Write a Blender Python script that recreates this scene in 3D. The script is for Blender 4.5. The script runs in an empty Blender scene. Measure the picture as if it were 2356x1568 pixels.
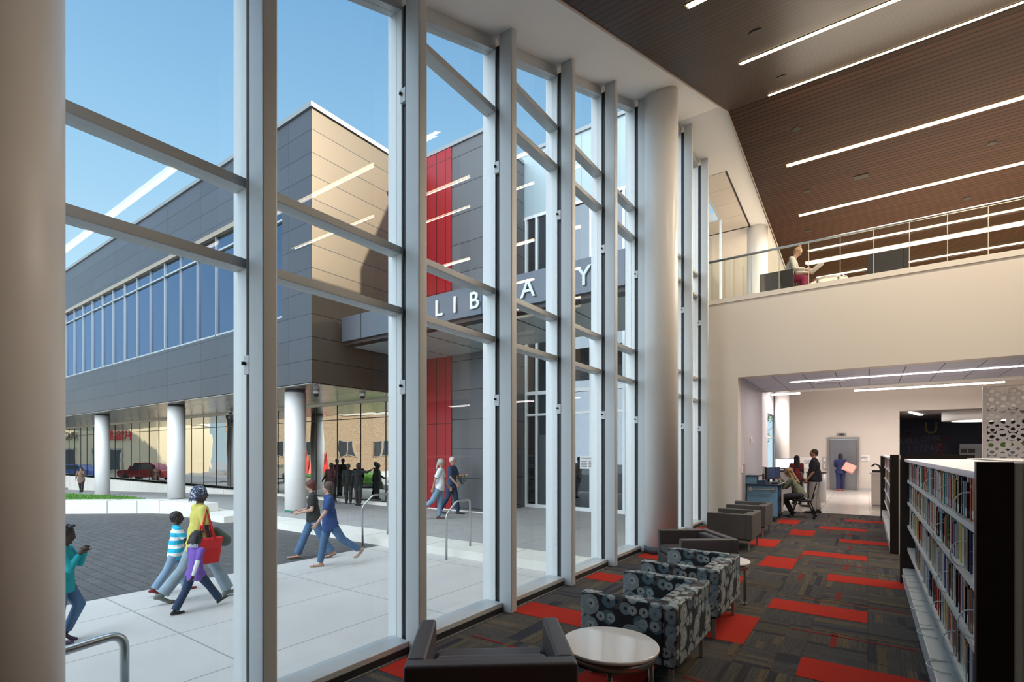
import bpy, math, random
from mathutils import Vector, Matrix
random.seed(7)
R = math.radians
SC = bpy.context.scene
COL = SC.collection

# ------------------------------------------------------------------ camera
cam_d = bpy.data.cameras.new('camera')
cam = bpy.data.objects.new('camera', cam_d); COL.objects.link(cam)
cam.location = (0, 0, 1.7)
cam.rotation_euler = (R(90), 0, R(35.19))
cam_d.sensor_width = 36.0
cam_d.lens = 36.0 * 1160.0 / 2356.0
cam_d.shift_y = 256.0 / 2356.0
cam_d.clip_start = 0.05; cam_d.clip_end = 1000
SC.camera = cam

# ------------------------------------------------------------------ world, sun, exposure
w = bpy.data.worlds.new('sky'); SC.world = w; w.use_nodes = True
wn = w.node_tree; wn.nodes.clear()
wo = wn.nodes.new('ShaderNodeOutputWorld'); bg = wn.nodes.new('ShaderNodeBackground')
SUN_EL, SUN_AZ = 25.0, 20.0        # azimuth from +X towards +Y
def wnode(t, **k):
    nd = wn.nodes.new(t)
    for a_, v_ in k.items(): setattr(nd, a_, v_)
    return nd
tcw = wnode('ShaderNodeTexCoord'); spz = wnode('ShaderNodeSeparateXYZ'); wn.links.new(tcw.outputs['Generated'], spz.inputs[0])
ramp = wnode('ShaderNodeValToRGB'); cr = ramp.color_ramp      # clear blue sky; unseen bright overhead part added to light the plaza
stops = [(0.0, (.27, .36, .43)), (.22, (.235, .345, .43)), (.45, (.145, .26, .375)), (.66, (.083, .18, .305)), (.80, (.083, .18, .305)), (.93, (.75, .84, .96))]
cr.elements[0].position = 0; cr.elements[0].color = (*stops[0][1], 1); cr.elements[1].position = 1; cr.elements[1].color = (*stops[-1][1], 1)
for p_, c_ in stops[1:]:
    e_ = cr.elements.new(p_); e_.color = (*c_, 1)
wn.links.new(spz.outputs[2], ramp.inputs[0])
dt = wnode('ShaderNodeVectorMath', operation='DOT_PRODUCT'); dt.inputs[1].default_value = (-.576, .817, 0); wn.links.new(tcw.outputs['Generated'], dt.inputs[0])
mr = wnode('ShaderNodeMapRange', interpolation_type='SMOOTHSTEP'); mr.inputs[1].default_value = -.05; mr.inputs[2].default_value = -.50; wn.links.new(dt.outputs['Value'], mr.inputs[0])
mxs = wnode('ShaderNodeMix', data_type='RGBA'); mxs.inputs[7].default_value = (1.45, 1.6, 1.8, 1)   # unseen bright bank added behind the view to light faces turned there
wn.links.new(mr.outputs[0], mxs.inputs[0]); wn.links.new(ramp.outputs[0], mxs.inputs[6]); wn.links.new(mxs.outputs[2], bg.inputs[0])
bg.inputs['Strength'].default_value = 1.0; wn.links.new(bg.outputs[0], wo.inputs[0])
sd = bpy.data.lights.new('sun', 'SUN'); sd.energy = 1.95; sd.angle = R(0.6); sd.color = (1.0, .9, .76)
so = bpy.data.objects.new('sun', sd); COL.objects.link(so)
dv = Vector((math.cos(R(SUN_EL)) * math.cos(R(SUN_AZ)), math.cos(R(SUN_EL)) * math.sin(R(SUN_AZ)), math.sin(R(SUN_EL))))
so.rotation_euler = (-dv).to_track_quat('-Z', 'Y').to_euler()
SC.view_settings.view_transform = 'Standard'; SC.view_settings.look = 'None'
SC.view_settings.gamma = 1.0; SC.view_settings.exposure = 1.36
SC.view_settings.use_curve_mapping = False
SC.cycles.max_bounces = 8; SC.cycles.diffuse_bounces = 4; SC.cycles.glossy_bounces = 4
SC.cycles.transparent_max_bounces = 24; SC.cycles.transmission_bounces = 4
SC.cycles.sample_clamp_indirect = 4.0; SC.cycles.caustics_reflective = False; SC.cycles.caustics_refractive = False

# ------------------------------------------------------------------ materials
MATS = {}
def sock(b, *names):
    for n in names:
        if n in b.inputs: return b.inputs[n]
def mat(name, col=(.8, .8, .8), rough=.5, metal=0., spec=.5, noise=0., nscale=20., bump=0., bscale=60., coat=0., emit=None, estr=0., stretch=None):
    if name in MATS: return MATS[name]
    m = bpy.data.materials.new(name); m.use_nodes = True; MATS[name] = m
    nt = m.node_tree; b = nt.nodes['Principled BSDF']
    b.inputs['Base Color'].default_value = (*col, 1); b.inputs['Roughness'].default_value = rough
    b.inputs['Metallic'].default_value = metal; sock(b, 'Specular IOR Level', 'Specular').default_value = spec
    if coat: sock(b, 'Coat Weight', 'Clearcoat').default_value = coat
    if emit:
        sock(b, 'Emission Color', 'Emission').default_value = (*emit, 1); b.inputs['Emission Strength'].default_value = estr
    if noise or bump:
        tc = nt.nodes.new('ShaderNodeTexCoord'); mp = nt.nodes.new('ShaderNodeMapping')
        nt.links.new(tc.outputs['Object'], mp.inputs[0])
        if stretch: mp.inputs['Scale'].default_value = stretch
    if noise:
        n = nt.nodes.new('ShaderNodeTexNoise'); n.inputs['Scale'].default_value = nscale; n.inputs['Detail'].default_value = 5
        nt.links.new(mp.outputs[0], n.inputs['Vector'])
        r = nt.nodes.new('ShaderNodeMapRange'); r.inputs[3].default_value = 1 - noise; r.inputs[4].default_value = 1 + noise
        nt.links.new(n.outputs[0], r.inputs[0])
        mx = nt.nodes.new('ShaderNodeVectorMath'); mx.operation = 'SCALE'; mx.inputs[0].default_value = col
        nt.links.new(r.outputs[0], mx.inputs['Scale']); nt.links.new(mx.outputs[0], b.inputs['Base Color'])
    if bump:
        n2 = nt.nodes.new('ShaderNodeTexNoise'); n2.inputs['Scale'].default_value = bscale; n2.inputs['Detail'].default_value = 3
        nt.links.new(mp.outputs[0], n2.inputs['Vector'])
        bp = nt.nodes.new('ShaderNodeBump'); bp.inputs['Strength'].default_value = bump; bp.inputs['Distance'].default_value = .02
        nt.links.new(n2.outputs[0], bp.inputs['Height']); nt.links.new(bp.outputs[0], b.inputs['Normal'])
    return m

class NT:
    """tiny node expression helper"""
    def __init__(s, m): s.m = m; s.nt = m.node_tree; s.b = s.nt.nodes['Principled BSDF']
    def n(s, t, **k):
        nd = s.nt.nodes.new(t)
        for a, v in k.items(): setattr(nd, a, v)
        return nd
    def L(s, a, b): s.nt.links.new(a, b)
    def val(s, i, v):
        if hasattr(v, 'is_output') or hasattr(v, 'links'): s.L(v, i)
        else: i.default_value = v
    def math(s, op, a, b=0., c=None):
        nd = s.n('ShaderNodeMath', operation=op); s.val(nd.inputs[0], a); s.val(nd.inputs[1], b)
        if c is not None: s.val(nd.inputs[2], c)
        return nd.outputs[0]
    def obj(s):
        return s.n('ShaderNodeTexCoord').outputs['Object']
    def sep(s, v):
        nd = s.n('ShaderNodeSeparateXYZ'); s.L(v, nd.inputs[0]); return nd.outputs
    def comb(s, x, y, z):
        nd = s.n('ShaderNodeCombineXYZ')
        for i, v in enumerate((x, y, z)): s.val(nd.inputs[i], v)
        return nd.outputs[0]
    def noise(s, v, sc, det=3.):
        nd = s.n('ShaderNodeTexNoise'); s.L(v, nd.inputs['Vector']); nd.inputs['Scale'].default_value = sc; nd.inputs['Detail'].default_value = det
        return nd.outputs[0]
    def white(s, v):
        nd = s.n('ShaderNodeTexWhiteNoise'); s.L(v, nd.inputs['Vector']); return nd.outputs[0]
    def mix(s, f, a, b):
        nd = s.n('ShaderNodeMix', data_type='RGBA'); s.val(nd.inputs[0], f)
        for i, v in ((6, a), (7, b)):
            if isinstance(v, tuple): nd.inputs[i].default_value = (*v, 1) if len(v) == 3 else v
            else: s.L(v, nd.inputs[i])
        return nd.outputs[2]
    def bump(s, h, st, d=.02):
        bp = s.n('ShaderNodeBump'); bp.inputs['Strength'].default_value = st; bp.inputs['Distance'].default_value = d
        s.L(h, bp.inputs['Height']); s.L(bp.outputs[0], s.b.inputs['Normal'])
    def joint(s, c, period, off, wdt):
        """1 on a joint line of width wdt every period"""
        f = s.math('FRACT', s.math('DIVIDE', s.math('SUBTRACT', c, off), period))
        return s.math('LESS_THAN', f, wdt / period)

def panel_mat(name, col, axis, dz, z0, dx, x0, rough=.45, metal=0., jw=.018, jcol=(.01, .01, .01), var=.08, spec=.5, xjoint=True):
    m = mat(name, col, rough, metal, spec); t = NT(m); x, y, z = t.sep(t.obj())
    h = x if axis == 'x' else y
    j = t.joint(z, dz, z0, jw) if dz else 0.
    if xjoint:
        j2 = t.joint(h, dx, x0, jw)
        j = t.math('MAXIMUM', j, j2)
    cell = t.comb(t.math('FLOOR', t.math('DIVIDE', t.math('SUBTRACT', h, x0), dx)), t.math('FLOOR', t.math('DIVIDE', t.math('SUBTRACT', z, z0), dz or 50.)), 0.)
    r = t.white(cell)
    c1 = t.mix(r, tuple(c * (1 - var) for c in col), tuple(min(1, c * (1 + var)) for c in col))
    c2 = t.mix(j, c1, jcol); t.L(c2, t.b.inputs['Base Color'])
    return m

def glass_mat(name, tint=(.93, .97, .96), refl=.08, gcol=(1, 1, 1), rough=0., ripple=0., fres=True):
    if name in MATS: return MATS[name]
    m = bpy.data.materials.new(name); m.use_nodes = True; MATS[name] = m; nt = m.node_tree; nt.nodes.clear()
    o = nt.nodes.new('ShaderNodeOutputMaterial'); mx = nt.nodes.new('ShaderNodeMixShader')
    tr = nt.nodes.new('ShaderNodeBsdfTransparent'); gl = nt.nodes.new('ShaderNodeBsdfGlossy')
    tr.inputs[0].default_value = (*tint, 1); gl.inputs['Color'].default_value = (*gcol, 1); gl.inputs['Roughness'].default_value = rough
    if fres:
        fr = nt.nodes.new('ShaderNodeLayerWeight'); fr.inputs['Blend'].default_value = .35
        ma = nt.nodes.new('ShaderNodeMapRange'); ma.inputs[3].default_value = refl; ma.inputs[4].default_value = min(1, refl * 5 + .10)
        pw = nt.nodes.new('ShaderNodeMath'); pw.operation = 'POWER'; pw.inputs[1].default_value = 2.2
        nt.links.new(fr.outputs['Facing'], pw.inputs[0]); nt.links.new(pw.outputs[0], ma.inputs[0]); nt.links.new(ma.outputs[0], mx.inputs[0])
    else: mx.inputs[0].default_value = refl
    if ripple:
        tc = nt.nodes.new('ShaderNodeTexCoord'); n = nt.nodes.new('ShaderNodeTexNoise'); n.inputs['Scale'].default_value = .9; n.inputs['Detail'].default_value = 1
        nt.links.new(tc.outputs['Object'], n.inputs['Vector'])
        bp = nt.nodes.new('ShaderNodeBump'); bp.inputs['Strength'].default_value = ripple; bp.inputs['Distance'].default_value = .05
        nt.links.new(n.outputs[0], bp.inputs['Height']); nt.links.new(bp.outputs[0], gl.inputs['Normal'])
    nt.links.new(tr.outputs[0], mx.inputs[1]); nt.links.new(gl.outputs[0], mx.inputs[2]); nt.links.new(mx.outputs[0], o.inputs[0])
    return m

# ------------------------------------------------------------------ mesh builder
class MB:
    def __init__(s): s.v = []; s.f = []; s.m = []; s.sm = []
    def add(s, vs, fs, mi=0, sm=False):
        o = len(s.v); s.v += [tuple(p) for p in vs]; s.f += [tuple(i + o for i in f) for f in fs]; s.m += [mi] * len(fs); s.sm += [sm] * len(fs); return s
    def box(s, x0, x1, y0, y1, z0, z1, mi=0):
        vs = [(x0, y0, z0), (x1, y0, z0), (x1, y1, z0), (x0, y1, z0), (x0, y0, z1), (x1, y0, z1), (x1, y1, z1), (x0, y1, z1)]
        return s.add(vs, [(3, 2, 1, 0), (4, 5, 6, 7), (0, 1, 5, 4), (1, 2, 6, 5), (2, 3, 7, 6), (3, 0, 4, 7)], mi)
    def hexa(s, b, t, mi=0):
        """b, t: 4 bottom and 4 top corner points, counter-clockwise from above"""
        return s.add(list(b) + list(t), [(3, 2, 1, 0), (4, 5, 6, 7), (0, 1, 5, 4), (1, 2, 6, 5), (2, 3, 7, 6), (3, 0, 4, 7)], mi)
    def bar(s, p, q, wx, wz, up=(0, 0, 1), mi=0):
        p = Vector(p); q = Vector(q); d = (q - p).normalized(); u = Vector(up); a = d.cross(u)
        if a.length < 1e-4: a = d.cross(Vector((0, 1, 0)))
        a.normalize(); b = a.cross(d).normalized(); a *= wx / 2; b *= wz / 2
        vs = [p - a - b, p + a - b, p + a + b, p - a + b, q - a - b, q + a - b, q + a + b, q - a + b]
        return s.add(vs, [(3, 2, 1, 0), (4, 5, 6, 7), (0, 1, 5, 4), (1, 2, 6, 5), (2, 3, 7, 6), (3, 0, 4, 7)], mi)
    def prism(s, poly, z0, z1, mi=0):
        n = len(poly); vs = [(x, y, z0) for x, y in poly] + [(x, y, z1) for x, y in poly]
        return s.add(vs, [tuple(range(n - 1, -1, -1)), tuple(range(n, 2 * n))] + [(i, (i + 1) % n, n + (i + 1) % n, n + i) for i in range(n)], mi)
    def prismx(s, poly, x0, x1, mi=0):
        """profile of (y,z) swept along x"""
        n = len(poly); vs = [(x0, y, z) for y, z in poly] + [(x1, y, z) for y, z in poly]
        return s.add(vs, [tuple(range(n)), tuple(range(2 * n - 1, n - 1, -1))] + [(i, n + i, n + (i + 1) % n, (i + 1) % n) for i in range(n)], mi)
    def quad(s, a, b, c, d, mi=0): return s.add([a, b, c, d], [(0, 1, 2, 3)], mi)
    def tube(s, pts, r, seg=10, mi=0, rr=None):
        pts = [Vector(p) for p in pts]; rings = []; n = len(pts); pa = None; vs = []; fs = []
        for i, p in enumerate(pts):
            d = (pts[min(i + 1, n - 1)] - pts[max(i - 1, 0)]).normalized()
            if pa is None:
                pa = d.cross(Vector((0, 0, 1)));
                if pa.length < .05: pa = d.cross(Vector((1, 0, 0)))
            pa = (pa - d * pa.dot(d)).normalized(); pb = d.cross(pa)
            ri = rr[i] if rr else r
            for k in range(seg):
                t = 2 * math.pi * k / seg; vs.append(p + pa * math.cos(t) * ri + pb * math.sin(t) * ri)
        for i in range(n - 1):
            for k in range(seg):
                k2 = (k + 1) % seg; fs.append((i * seg + k, i * seg + k2, (i + 1) * seg + k2, (i + 1) * seg + k))
        fs.append(tuple(range(seg - 1, -1, -1))); fs.append(tuple(range((n - 1) * seg, n * seg)))
        return s.add(vs, fs, mi, True)
    def lathe(s, prof, seg=24, c=(0, 0, 0), mi=0, sm=True):
        vs = []; fs = []; n = len(prof)
        for r, z in prof:
            for k in range(seg):
                t = 2 * math.pi * k / seg; vs.append((c[0] + r * math.cos(t), c[1] + r * math.sin(t), c[2] + z))
        for i in range(n - 1):
            for k in range(seg):
                k2 = (k + 1) % seg; fs.append((i * seg + k, i * seg + k2, (i + 1) * seg + k2, (i + 1) * seg + k))
        s.add(vs, fs, mi, sm); o = len(s.v) - n * seg
        s.f.append(tuple(o + k for k in range(seg - 1, -1, -1))); s.f.append(tuple(o + (n - 1) * seg + k for k in range(seg))); s.m += [mi, mi]; s.sm += [False, False]
        return s
    def cyl(s, c, r, z0, z1, seg=24, mi=0): return s.lathe([(r, z0), (r, z1)], seg, (c[0], c[1], 0), mi)
    def cap(s, p, q, r0, r1, wd=None, flat=1., seg=12, mi=0, e0=1, e1=1):
        """tapered limb with round ends; wd = wide direction, flat = depth/width"""
        p = Vector(p); q = Vector(q); d = q - p; Ln = d.length
        d = d / Ln if Ln > 1e-5 else Vector((0, 0, 1))
        a = Vector(wd) if wd is not None else Vector((0, 1, 0))
        a = a - d * a.dot(d)
        if a.length < .05: a = d.cross(Vector((1, 0, 0)))
        a.normalize(); b = d.cross(a)
        rings = []
        for t in ((-80, -55, -28, 0) if e0 else (0,)): rings.append((p + d * (r0 * min(1, flat * 1.2) * math.sin(R(t))), r0 * math.cos(R(t))))
        for t in ((0, 28, 55, 80) if e1 else (0,)): rings.append((q + d * (r1 * min(1, flat * 1.2) * math.sin(R(t))), r1 * math.cos(R(t))))
        vs = []; fs = []; n = len(rings)
        for c, r in rings:
            for k in range(seg):
                t = 2 * math.pi * k / seg; vs.append(c + a * math.cos(t) * r + b * math.sin(t) * r * flat)
        for i in range(n - 1):
            for k in range(seg):
                k2 = (k + 1) % seg; fs.append((i * seg + k, i * seg + k2, (i + 1) * seg + k2, (i + 1) * seg + k))
        fs.append(tuple(range(seg - 1, -1, -1))); fs.append(tuple(range((n - 1) * seg, n * seg)))
        return s.add(vs, fs, mi, True)
    def ell(s, c, rx, ry, rz, M=None, seg=14, n=9, mi=0):
        vs = []; fs = []; c = Vector(c)
        for i in range(n + 1):
            ph = math.pi * (i / n) ; ph = min(max(ph, .12), math.pi - .12)
            for k in range(seg):
                t = 2 * math.pi * k / seg
                v = Vector((rx * math.sin(ph) * math.cos(t), ry * math.sin(ph) * math.sin(t), -rz * math.cos(ph)))
                vs.append(c + (M @ v if M else v))
        for i in range(n):
            for k in range(seg):
                k2 = (k + 1) % seg; fs.append((i * seg + k, i * seg + k2, (i + 1) * seg + k2, (i + 1) * seg + k))
        fs.append(tuple(range(seg - 1, -1, -1))); fs.append(tuple(range(n * seg, (n + 1) * seg)))
        return s.add(vs, fs, mi, True)
    def build(s, name, mats, parent=None, world=True, bevel=0, remesh=0, smooth=0, seg=2):
        me = bpy.data.meshes.new(name)
        v = s.v
        if parent is not None and world:
            off = Vector((0, 0, 0)); q = parent
            while q is not None: off += q.location; q = q.parent
            v = [(a - off.x, b - off.y, c - off.z) for a, b, c in v]
        me.from_pydata(v, [], s.f); me.update()
        if not isinstance(mats, (list, tuple)): mats = [mats]
        for m in mats: me.materials.append(m)
        me.polygons.foreach_set('material_index', s.m); me.polygons.foreach_set('use_smooth', s.sm)
        o = bpy.data.objects.new(name, me); COL.objects.link(o)
        if parent is not None: o.parent = parent
        if bevel:
            b = o.modifiers.new('bevel', 'BEVEL'); b.width = bevel; b.segments = seg; b.limit_method = 'ANGLE'; b.angle_limit = R(40)
            me.polygons.foreach_set('use_smooth', [True] * len(me.polygons))
            wnm = o.modifiers.new('wn', 'WEIGHTED_NORMAL'); wnm.keep_sharp = False
        if remesh:
            r = o.modifiers.new('remesh', 'REMESH'); r.mode = 'VOXEL'; r.voxel_size = remesh; r.use_smooth_shade = True
            if smooth:
                sm = o.modifiers.new('smooth', 'SMOOTH'); sm.factor = .5; sm.iterations = smooth
        return o

def tag(o, label, cat, group=None):
    o['label'] = label; o['category'] = cat
    if group: o['group'] = group
    return o
def thing(name, label, cat, loc=(0, 0, 0), rz=0., group=None):
    o = bpy.data.objects.new(name, None); COL.objects.link(o); o.location = loc; o.rotation_euler = (0, 0, rz); o.empty_display_size = .1
    return tag(o, label, cat, group)
def struct(o): o['kind'] = 'structure'; return o
def semp(name, loc=(0, 0, 0)):
    o = bpy.data.objects.new(name, None); COL.objects.link(o); o.location = loc; o['kind'] = 'structure'; return o
def dup(root, loc, rz, label, group=None):
    r = root.copy(); COL.objects.link(r); r.location = loc; r.rotation_euler = (0, 0, rz); r['label'] = label
    if group: r['group'] = group
    for ch in list(root.children):
        c = ch.copy(); COL.objects.link(c); c.parent = r
        for g in list(ch.children):
            d = g.copy(); COL.objects.link(d); d.parent = c
    return r
def text(s, name, m, parent, loc, rot, size, ext=.004, align='CENTER', world=True, sx=1., off=0.):
    c = bpy.data.curves.new(name, 'FONT'); c.body = s; c.size = size; c.extrude = ext; c.align_x = align; c.offset = off
    t = bpy.data.objects.new(name, c); COL.objects.link(t)
    dg = bpy.context.evaluated_depsgraph_get(); me = bpy.data.meshes.new_from_object(t.evaluated_get(dg))
    bpy.data.objects.remove(t); bpy.data.curves.remove(c)
    me.materials.clear(); me.materials.append(m)
    o = bpy.data.objects.new(name, me); COL.objects.link(o); o.rotation_euler = rot; o.scale = (sx, 1, 1)
    l = Vector(loc)
    if parent is not None:
        o.parent = parent
        if world:
            q = parent
            while q is not None: l = l - q.location; q = q.parent
    o.location = l
    return o

# ---- palette
M_ALU = mat('anodised_aluminium', (.80, .83, .83), .42, .15, noise=.03, nscale=3, stretch=(1, 1, 30))
M_STEEL = mat('painted_steel_grey', (.56, .59, .60), .42, .1, noise=.03, nscale=4)
M_FRDK = mat('dark_gasket', (.02, .022, .024), .5)
M_GLASS = glass_mat('clear_window_glass', (.955, .98, .975), .018)
M_RAILGL = glass_mat('railing_glass', (.95, .975, .96), .10)
M_WHITE = mat('white_plaster', (.90, .89, .87), .7, bump=.05, bscale=40)
M_CREAM = mat('cream_plaster', (.80, .745, .67), .7, bump=.05, bscale=40)
M_COLW = mat('white_column_paint', (.90, .88, .85), .35, spec=.35)
M_GREYW = mat('light_grey_paint', (.58, .57, .60), .6)
M_CHROME = mat('brushed_stainless', (.62, .60, .56), .25, 1.)
M_BLACK = mat('black_plastic', (.015, .015, .017), .4)
M_DKWOOD = mat('espresso_wood', (.022, .014, .011), .35, noise=.35, nscale=12, stretch=(6, 6, .6))
M_SHELF = mat('white_powdercoat_shelf', (.72, .78, .79), .35)
M_LAM = mat('pale_laminate_top', (.80, .76, .74), .28)
M_TABLEW = mat('white_gloss_laminate', (.86, .85, .85), .12, coat=.4)
M_RED = mat('red_paint', (.55, .02, .018), .35)
# ================================================================== INTERIOR SHELL
def carpet():
    m = mat('carpet_tiles', (.08, .07, .06), .95, spec=.1); t = NT(m); x, y, z = t.sep(t.obj())
    S = .45; SY = .4375
    cx = t.math('FLOOR', t.math('DIVIDE', x, S)); cy = t.math('FLOOR', t.math('DIVIDE', y, SY))
    r1 = t.white(t.comb(cx, cy, 1.)); r2 = t.white(t.comb(cx, cy, 7.))
    d = t.math('GREATER_THAN', r2, .45)
    # stripes inside a tile, direction chosen per tile
    a = t.math('ADD', t.math('MULTIPLY', x, d), t.math('MULTIPLY', y, t.math('SUBTRACT', 1., d)))
    b = t.math('ADD', t.math('MULTIPLY', y, d), t.math('MULTIPLY', x, t.math('SUBTRACT', 1., d)))
    st = t.white(t.comb(t.math('FLOOR', t.math('MULTIPLY', a, 16.)), t.math('FLOOR', t.math('MULTIPLY', b, 1.6)), cx))
    fine = t.white(t.comb(t.math('FLOOR', t.math('MULTIPLY', a, 130.)), t.math('FLOOR', t.math('MULTIPLY', b, 6.)), 3.))
    c0 = t.mix(r1, (.072, .076, .085), (.105, .092, .076))
    c1 = t.mix(t.math('GREATER_THAN', st, .87), c0, (.135, .112, .080))
    c2 = t.mix(t.math('LESS_THAN', st, .12), c1, (.046, .048, .060))
    c3 = t.mix(t.math('MULTIPLY', fine, .5), c2, (.028, .026, .026))
    jn = t.math('MAXIMUM', t.joint(x, S, 0., .005), t.joint(y, SY, 0., .005))
    t.L(t.mix(t.math('MULTIPLY', jn, .5), c3, (.02, .02, .02)), t.b.inputs['Base Color'])
    t.bump(fine, .4, .004)
    return m
M_CARPET = carpet()
M_REDC = mat('red_carpet', (.42, .032, .020), .95, spec=.1, noise=.12, nscale=300, bump=.3, bscale=400)
M_REDT = mat('red_carpet_thin', (.20, .028, .024), .95, spec=.1, noise=.3, nscale=200)
M_TAN = mat('tan_carpet_strip', (.105, .082, .055), .95, spec=.1, noise=.3, nscale=200)
def tilefloor():
    m = mat('stone_tile', (.62, .58, .52), .22); t = NT(m); x, y, z = t.sep(t.obj())
    v = t.comb(t.math('MULTIPLY', x, 1.2), t.math('MULTIPLY', y, 9.), 0.)
    n = t.noise(v, 3., 4.); c = t.mix(t.math('GREATER_THAN', n, .62), (.68, .64, .57), (.50, .46, .40))
    j = t.math('MAXIMUM', t.joint(x, 1.2, .05, .012), t.joint(y, 2.4, .35, .012))
    t.L(t.mix(j, c, (.3, .27, .24)), t.b.inputs['Base Color']); return m
M_TILE = tilefloor()

fb = MB()
fb.box(-3.15, 7, -4, 16.65, -.12, 0, 0)
def patch(x0, x1, y0, y1, mi=1, z=.003): fb.box(x0, x1, y0, y1, .0005, z, mi)
n = 0
for k in range(-3, 7):                                     # wide red strips down the aisle, every second one shifted half a tile
    y = 4.38 + 1.75 * k
    patch(-.45, .40, y, y + .4375) if k % 2 == 0 else patch(-.9, 0., y, y + .4375)
for k in range(-2, 4): patch(-1.35, -.90, 1.32 + 3.5 * k, 2.195 + 3.5 * k)       # square ones under the chairs
for k in range(-1, 4): patch(-1.80, -1.36, 3.07 + 3.5 * k, 3.945 + 3.5 * k)
for (x0, x1, y0, y1) in [(-3.12, -2.25, 4.40, 4.82), (-3.13, -2.70, 6.14, 6.55), (-3.08, -2.3, 7.85, 8.25), (-3.13, -2.6, 2.62, 3.03), (-3.13, -2.7, 9.6, 10.0), (-3.13, -2.85, 11.4, 11.85)]: patch(x0, x1, y0, y1)
for (x, y) in [(-.25, 5.2), (-.28, 6.9), (-.25, 8.75), (-.25, 10.6), (-.3, 12.3), (-.75, 7.7), (-1.42, 7.1), (-1.4, 10.3), (-.9, 9.2), (-.7, 12.6), (-.2, 13.2)]: patch(x - .025, x + .025, y, y + .40, 2, .0025)
for (x0, x1, y) in [(-.6, .36, 5.52), (-1.9, -1.0, 5.4), (-1.15, -.2, 3.85), (-.8, .1, 9.05), (-.55, .3, 12.5), (-.65, .35, 6.75), (-2.6, -2.0, 6.9), (-3.0, -2.2, 3.6)]: patch(x0, x1, y, y + .028, 2, .0025)
for (x0, x1, y) in [(-.9, 0., 6.72), (-.9, 0., 6.86), (-.45, .36, 5.62), (-.45, .36, 8.6), (-.9, 0., 10.2), (-2.4, -1.9, 4.2), (-1.5, -.9, 7.0), (-1.5, -.9, 7.12), (-2.2, -1.5, 5.1)]: patch(x0, x1, y, y + .035, 3, .0028)
for (x, y) in [(-2.6, 3.3), (-2.45, 3.75), (-.95, 4.5), (.1, 5.0)]: patch(x - .03, x + .03, y, y + .42, 3, .0028)
# small diagonal-looking red yarn run near the first chair
fb.hexa([(-2.34, 2.82, .0005), (-2.28, 2.80, .0005), (-2.52, 3.62, .0005), (-2.58, 3.62, .0005)], [(-2.34, 2.82, .003), (-2.28, 2.80, .003), (-2.52, 3.62, .003), (-2.58, 3.62, .003)], 2)
struct(fb.build('floor', [M_CARPET, M_REDC, M_REDT, M_TAN]))
struct(MB().box(-3.3, 7, 16.65, 27.6, -.12, .0).build('floor', M_TILE))

def zc(y):   # white soffit height along the window wall
    if y < -.5: return 4.26
    if y < 10.8: return 5.82 + .395 * (y - 3.45)
    return 8.72 - .075 * (y - 10.8)
def zw(y):   # wood ceiling height
    if y < -.5: return 4.03
    if y < 10.87: return 5.85 + .402 * (y - 4.03)
    return 8.6 - .056 * (y - 10.87)
def wood():
    m = mat('stained_wood_slats', (.07, .03, .016), .42, spec=.10); t = NT(m); x, y, z = t.sep(t.obj())
    p = .125
    j = t.joint(y, p, 0., .030); cell = t.math('FLOOR', t.math('DIVIDE', y, p))
    r = t.white(t.comb(cell, t.math('FLOOR', t.math('DIVIDE', t.math('ADD', x, t.math('MULTIPLY', cell, 1.3)), 2.6)), 0.))
    g = t.noise(t.comb(t.math('MULTIPLY', x, 1.5), t.math('MULTIPLY', y, 30.), 0.), 6., 4.)
    c = t.mix(r, (.043, .0165, .009), (.066, .026, .014)); c = t.mix(t.math('MULTIPLY', g, .6), c, (.038, .016, .009))
    t.L(t.mix(j, c, (.006, .003, .002)), t.b.inputs['Base Color'])
    t.bump(t.math('SUBTRACT', 1., j), .8, .02); return m
M_WOOD = wood()
# wood slat ceiling and white soffit (folded at y 10.87)
prof = [(-4, zw(-1)), (-.5, zw(-.5)), (10.87, zw(10.87)), (24, zw(24)), (24, zw(24) + .1), (10.87, zw(10.87) + .1), (-.5, zw(-.5) + .1), (-4, zw(-1) + .1)]
struct(MB().prismx([(a, b) for a, b in prof], -2.3, 7).build('ceiling', M_WOOD))
prof = [(-4, zc(-1)), (-.5, zc(-.5)), (10.8, zc(10.8)), (13.0, zc(13.0)), (13.0, zc(13.0) + .25), (10.8, zc(10.8) + .25), (-.5, zc(-.5) + .25), (-4, zc(-1) + .25)]
struct(MB().prismx(prof, -3.5, -2.302).build('ceiling', M_WHITE))
prof = [(13.0, zc(13.0)), (24, zc(24)), (24, zc(24) + .25), (13, zc(13) + .25)]
struct(MB().prismx(prof, -3.5, -2.302).build('ceiling', M_WHITE))
prof = [(15.3, zc(15.3)), (24, zc(24)), (24, zc(24) + .25), (15.3, zc(15.3) + .25)]
struct(MB().prismx(prof, -8.0, -3.5).build('ceiling', M_WHITE))
ef = MB()
for y0, y1 in [(-4, -.5), (-.5, 10.87), (10.87, 24)]:
    ya = y0 if y0 > -4 else -1
    ef.hexa([(-2.325, y0, zw(ya) - .012), (-2.3, y0, zw(ya) - .012), (-2.3, y1, zw(y1) - .012), (-2.325, y1, zw(y1) - .012)],
            [(-2.325, y0, zc(ya) + .01), (-2.3, y0, zc(ya) + .01), (-2.3, y1, zc(y1) + .01), (-2.325, y1, zc(y1) + .01)])
struct(ef.build('trim_1', mat('ceiling_edge_trim', (.45, .36, .30), .5)))
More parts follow.
